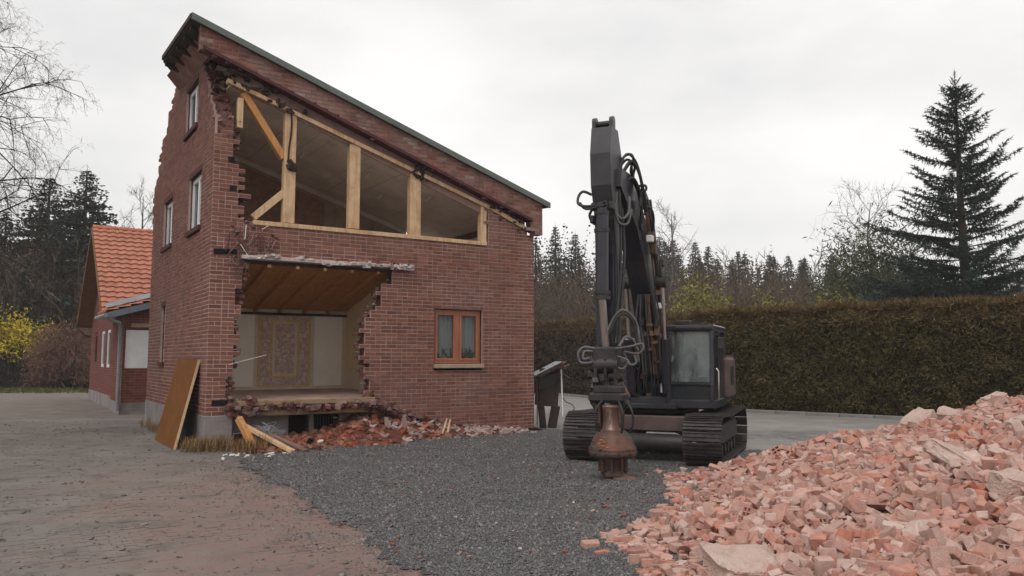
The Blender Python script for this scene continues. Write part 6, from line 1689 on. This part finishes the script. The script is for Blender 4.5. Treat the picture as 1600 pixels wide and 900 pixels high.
# leafless tree behind the shrubs on the right
bt = thing('bare_tree', 'leafless grey tree rising behind the hedge just left of the big spruce', 'tree', (20.2, 44, 0)); bare_tree(bt, 10.8, 9, spread=.40, levels=3, m_='twig_grey', up=1.0, first=.2, twig_w=.012)
bt = thing('bare_tree', 'small leafless tree showing above the treeline right beside the excavator arm', 'tree', (13.6, 66, 0)); bare_tree(bt, 14.5, 19, spread=.28, levels=3, m_='twig_grey', up=1.3, first=.3, twig_w=.016)
for k, (x, y, h, sd, lab) in enumerate(((-31.5, 66, 16.0, 23, 'rounded leafless tree between the dark conifers and the torn house'), (-27.5, 64, 14.2, 29, 'leafless tree just left of the torn house wall above the tiled roof'))):
    bt = thing('bare_tree', lab, 'tree', (x, y, 0)); bare_tree(bt, h, sd, spread=.30, levels=3, m_='twig_grey', up=1.0, first=.25, twig_w=.018)

# conifers on the left behind the annexe
pA = conifer_proto('spruce_tree', 15.5, 5.0, 3, dens=2.6, lf=1.9)
pB = conifer_proto('spruce_tree', 14.0, 2.6, 8, dens=1.9)
pC = conifer_proto('spruce_tree', 14.0, 3.6, 13, dens=2.2, lf=1.6)
pD = conifer_proto('spruce_tree', 12.5, 2.3, 21, dens=2.0)
pA.scale = (1.3, 1.3, .98); pA.location = (-30.2, 55, 0); pA['label'] = 'broadest dark conifer on the left behind the tiled annexe roof'
def put(p, x, y, sc, label, group=None, rot=None):
    c = copy_tree(p, (x, y, -.1), rv.uniform(0, 6.28) if rot is None else rot, (sc * rv.uniform(.95, 1.12), sc * rv.uniform(.95, 1.12), sc), label)
    if group: c['group'] = group
    return c
put(pA, -34.0, 57, .98, 'dark conifer immediately left of the broadest conifer at the left treeline').scale.x *= 1.3
put(pC, -39.0, 60, .95, 'leftmost dark conifer of the left treeline, thinner than its neighbours')
put(pB, -28.2, 62, .86, 'slim dark conifer low between the broad conifer and the leafless trees')
put(pC, -26.4, 62, .84, 'dark conifer half hidden behind the upper left wall of the torn house')
# treeline on the right
pB.location = (4.0, 72, 0); pB['label'] = 'tall conifer just beside the right edge of the torn house'
put(pC, 6.0, 74, .98, 'second conifer from the right edge of the torn house')
put(pB, 2.2, 73, .93, 'conifer partly hidden behind the right edge of the torn house')
put(pD, 8.4, 74, .92, 'smaller conifer left of the excavator arm in the far treeline')
put(pC, 10.2, 76, .97, 'conifer seen right behind the excavator arm')
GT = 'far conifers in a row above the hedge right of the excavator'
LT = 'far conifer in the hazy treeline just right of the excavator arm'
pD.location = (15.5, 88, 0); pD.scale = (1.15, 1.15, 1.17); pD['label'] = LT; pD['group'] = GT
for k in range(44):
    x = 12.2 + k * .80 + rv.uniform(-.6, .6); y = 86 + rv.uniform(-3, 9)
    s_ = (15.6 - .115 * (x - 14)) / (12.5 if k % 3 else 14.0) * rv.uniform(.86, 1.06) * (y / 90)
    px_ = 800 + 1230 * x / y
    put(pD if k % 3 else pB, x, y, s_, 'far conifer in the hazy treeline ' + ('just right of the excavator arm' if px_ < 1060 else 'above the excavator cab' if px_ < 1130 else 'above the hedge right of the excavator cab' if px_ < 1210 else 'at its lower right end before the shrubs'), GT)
pC.location = (46.5, 97, 0); pC['label'] = 'far conifer at the right end of the treeline behind the shrubs'
# far wood closing the view: one mass of stems and foliage
def mass(name, label, cat, area, n, h, m_, lw, kind='stems', seed=1):
    r = random.Random(seed); c = Cards()
    for _ in range(n):
        x, y, hh = area(r); hh *= h * (r.uniform(.6, 1.1) if kind == 'stems' else r.uniform(.80, 1.05))
        if kind == 'stems':
            p = Vector((x, y, -.1)); d = Vector((r.gauss(0, .07), r.gauss(0, .07), 1)).normalized(); c.stick(p, p + d * hh, lw, lw * .3)
            for k in range(9):
                q = p + d * hh * r.uniform(.15, 1); dd = (d * .9 + rdir(r) * .7).normalized(); l = hh * r.uniform(.10, .22); c.stick(q, q + dd * l, lw * .55, lw * .25)
                for _ in range(3):
                    q2 = q + dd * l * r.uniform(.2, 1); c.spike(q2, dd + rdir(r) * .8, l * r.uniform(.4, .7), lw * .55, r)
        else:
            for k in range(70):
                s_ = r.random() ** .8; a = r.uniform(0, 6.28); q = Vector((x, y, hh * (1 - .93 * s_))) + Vector((math.cos(a), math.sin(a), -.25)) * (2.2 * s_ * r.random() ** .5); c.leaf(q, Vector((math.cos(a), math.sin(a), r.uniform(-.8, .1))), r.uniform(.35, .75) * (.45 + s_), r.uniform(.10, .20), r)
    return tag(c.obj(name, m_), label, cat, kind='stuff')
mass('far_thicket', 'brown leafless thicket filling the view under the far conifers on the right', 'thicket', lambda r: (r.uniform(-2, 60), r.uniform(54, 84), 1.0), 2600, 8.2, 'thicket', .05, seed=3)
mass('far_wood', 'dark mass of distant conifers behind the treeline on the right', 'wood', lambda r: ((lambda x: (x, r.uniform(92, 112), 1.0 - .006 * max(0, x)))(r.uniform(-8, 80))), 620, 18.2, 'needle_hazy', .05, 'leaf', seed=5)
mass('left_thicket', 'brown leafless wood on the slope behind the yellow bush at the left', 'thicket', lambda r: (r.uniform(-52, -18), r.uniform(50.5, 70), 1.0), 2600, 8.2, 'thicket', .05, seed=6)
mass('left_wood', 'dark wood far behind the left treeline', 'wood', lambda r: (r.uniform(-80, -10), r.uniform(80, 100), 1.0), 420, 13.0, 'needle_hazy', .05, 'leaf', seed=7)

# shrubs
def shrub(name, label, cat, loc, size, n, m_, lw, stems='bark', seed=1, ll=.12, zlo=.1, groups=60, aniso=1.0):
    r = random.Random(seed); root = thing(name, label, cat, loc)
    st = Cards(); lf = Cards()
    tips = []
    for k in range(groups):
        a = r.uniform(0, 6.28); rr_ = math.sqrt(r.random()); x, y = math.cos(a) * rr_ * size[0], math.sin(a) * rr_ * size[1]
        z = size[2] * (zlo + (1 - zlo) * r.random() ** .7 * math.sqrt(max(.05, 1 - rr_ ** 2 * .85)))
        tips.append(Vector((x, y, z))); b0 = Vector((x * .25 + r.gauss(0, .05), y * .25 + r.gauss(0, .05), -.05)); mid = b0.lerp(tips[-1], .5) + Vector((0, 0, z * .12))
        st.stick(b0, mid, .022, .014); st.stick(mid, tips[-1], .014, .005)
    for _ in range(n):
        tp = r.choice(tips); q = tp + Vector((r.gauss(0, .11), r.gauss(0, .11), r.gauss(0, .10))) * size[2] * .75
        if q.z < .04: q.z = .04
        d = rdir(r, .3 * aniso); lf.leaf(q, d, ll * r.uniform(.6, 1.5), lw, r)
    st.obj('stems', stems, root); lf.obj('foliage', m_, root); return root
shrub('forsythia_bush', 'bright yellow flowering bush at the left edge beyond the court', 'shrub', (-30.0, 47.5, 0), (2.5, 1.8, 4.7), 3000, 'yellow', .04, seed=2, ll=.22, zlo=.35, groups=60)
shrub('brown_bush', 'rounded reddish brown leafless bush left of the tiled annexe', 'shrub', (-25.4, 46.0, 0), (2.5, 1.8, 4.1), 12000, 'brown_leaf', .018, seed=3, ll=.36, zlo=.05, groups=150, aniso=2)
shrub('brown_bush', 'second lower brown bush half hidden behind the annexe gable', 'shrub', (-22.4, 45.0, 0), (2.2, 1.8, 3.4), 6000, 'brown_leaf', .018, seed=4, ll=.34, zlo=.05, groups=120, aniso=2)
shrub('yellow_shrub', 'yellow green shrub showing over the hedge right of the excavator arm', 'shrub', (11.0, 46, 0), (1.7, 1.3, 6.4), 2600, 'yellow_green', .05, seed=5, ll=.22, zlo=.35, groups=60, aniso=1.5)
shrub('yellow_shrub', 'yellow green bush peeping over the hedge left of the spruce', 'shrub', (14.9, 36, 0), (1.5, 1.0, 4.5), 2200, 'yellow_green', .04, seed=6, ll=.18, zlo=.45, groups=60)
shrub('yellow_shrub', 'thin leafy sprays rising over the hedge midway between arm and spruce', 'shrub', (12.3, 38, 0), (1.1, .8, 5.0), 500, 'yellow_green', .035, seed=16, ll=.18, zlo=.55, groups=16)
shrub('pine_bush', 'wide olive green pine behind the hedge left of the spruce', 'tree', (19.0, 41, 0), (2.7, 2.2, 8.6), 9000, 'pine_green', .035, seed=7, ll=.34, zlo=.30, groups=150)
shrub('pine_bush', 'darker low evergreen mass directly at the foot of the big spruce', 'tree', (17.6, 33, 0), (3.0, 1.5, 5.4), 7000, 'needle', .03, seed=8, ll=.28, zlo=.35, groups=130)
# grass bank and path at the far left
pts = [(rv.uniform(-30, -15), rv.uniform(40, 45), -.03) for _ in range(900)]
tag(grass_tufts('bank_grass', pts, 'grass', .26, 10, rv, .14, .014), 'rough grass bank in front of the brown bushes', 'grass', kind='stuff')
t = MB(); t.prism([(-60, 55.5, -.05), (-33.6, 55.5, -.05), (-33.0, 62, -.05), (-40, 70, -.05), (-62, 75, -.05)], (0, 0, .06)); tag(t.build('path', 'road'), 'pale lane running off behind the yellow bush at the left', None, kind='structure')
t = MB(); t.cbox((-33.7, 53.6, .06), (4.2, .30, .24), 0, None, .03); tag(t.build('drain_kerb', 'steel_dark'), 'dark low kerb across the end of the court at the far left', 'kerb')
fn = thing('fence', 'grey weathered board fence at the extreme left edge of the view', 'fence', (-31.2, 46.0, 0))
for i in range(8):
    t = MB(); t.cbox((-.8 + i * .22, 0, 1.35), (.20, .04, 2.5 + rv.uniform(-.1, .1)), 0, None, .006); t.build('board', 'plinth', fn)
t = MB(); t.cbox((0, .06, 2.1), (1.9, .06, .10)); t.build('rail', 'plinth', fn)

# hedges
def hedge(name, label, P, h, dep, n, seed, m_='hedge', lo=.0):
    r = random.Random(seed); root = thing(name, label, 'hedge', (P[0][0], P[0][1], 0)); O = Vector((P[0][0], P[0][1], 0))
    core_ = MB(); lf = Cards(); tp = Cards()
    segs = [(Vector((*a, 0)), Vector((*c, 0))) for a, c in zip(P, P[1:])]; tot = sum((c - a).length for a, c in segs)
    for a, c in segs:
        d = (c - a).normalized(); nrm = Vector((d.y, -d.x, 0)); n_ = int((c - a).length / .5)
        for i in range(n_):
            p = a + d * ((i + .5) * .5) - O; hh = h * (.93 + .03 * nz(p.x, p.y, .6)); rot = Matrix((d, nrm, Vector((0, 0, 1)))).transposed()
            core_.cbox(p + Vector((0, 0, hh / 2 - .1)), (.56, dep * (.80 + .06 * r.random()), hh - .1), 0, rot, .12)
        m = int(n * (c - a).length / tot)
        for _ in range(m):
            t_ = r.random(); p = a.lerp(c, t_) - O
            lump_ = .16 * nz(p.x, p.y, .9, seed) + .07 * nz(p.x * 1.0, p.y, 3.0, seed)
            if r.random() < .74:
                z = h * r.random() ** .9 * .985; off = dep / 2 * (1 + .42 * mnoise.noise(Vector((p.x * 1.6, p.y * 1.6, z * 1.9 + seed))) + .12 * mnoise.noise(Vector((p.x * 5, p.y * 5, z * 5)))) - max(0, z - h * .86) * .7
                q = p + nrm * (off * (1 if r.random() < .86 else -1)) + Vector((0, 0, z)); dd = (nrm * .5 + rdir(r, .15)).normalized()
                (tp if (z > h * .80 and r.random() < .2 + 2.5 * (z / h - .8)) else lf).leaf(q, dd + Vector((0, 0, -.25)), r.uniform(.10, .27), r.uniform(.012, .030), r)
            else:
                z = h * (.97 + .03 * r.random()) + lump_ * .6; q = p + nrm * r.uniform(-dep / 2, dep / 2) + Vector((0, 0, z)); dd = rdir(r, 1.0)
                (tp if r.random() < .85 else lf).leaf(q, dd, r.uniform(.10, .34), r.uniform(.010, .022), r)
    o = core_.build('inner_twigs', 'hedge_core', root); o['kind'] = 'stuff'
    lf.obj('foliage', m_, root)['kind'] = 'stuff'; tp.obj('bronze_tips', 'hedge_top', root)['kind'] = 'stuff'
    return root
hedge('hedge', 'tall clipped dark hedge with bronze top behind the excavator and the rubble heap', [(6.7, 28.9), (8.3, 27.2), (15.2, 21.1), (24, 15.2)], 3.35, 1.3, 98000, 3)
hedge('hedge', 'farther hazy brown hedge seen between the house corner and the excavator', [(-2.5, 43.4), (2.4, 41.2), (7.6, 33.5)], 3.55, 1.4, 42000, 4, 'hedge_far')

# ================================================================== HAZE
t = MB(); t.box((-130, -8, -1.1), (130, 125, 24))
hz_o = t.build('haze', [], None)
hm = bpy.data.materials.new('thin_haze'); hm.use_nodes = True; nt = hm.node_tree; nt.nodes.clear()
ho = nt.nodes.new("ShaderNodeOutputMaterial"); hv = nt.nodes.new("ShaderNodeVolumePrincipled")
hv.inputs["Color"].default_value = (0.93, 0.92, 0.91, 1); hv.inputs["Density"].default_value = 0.0009
nt.links.new(hv.outputs["Volume"], ho.inputs["Volume"]); hz_o.data.materials.append(hm)
tag(hz_o, 'thin pale haze hanging over the whole place', None, kind='stuff')
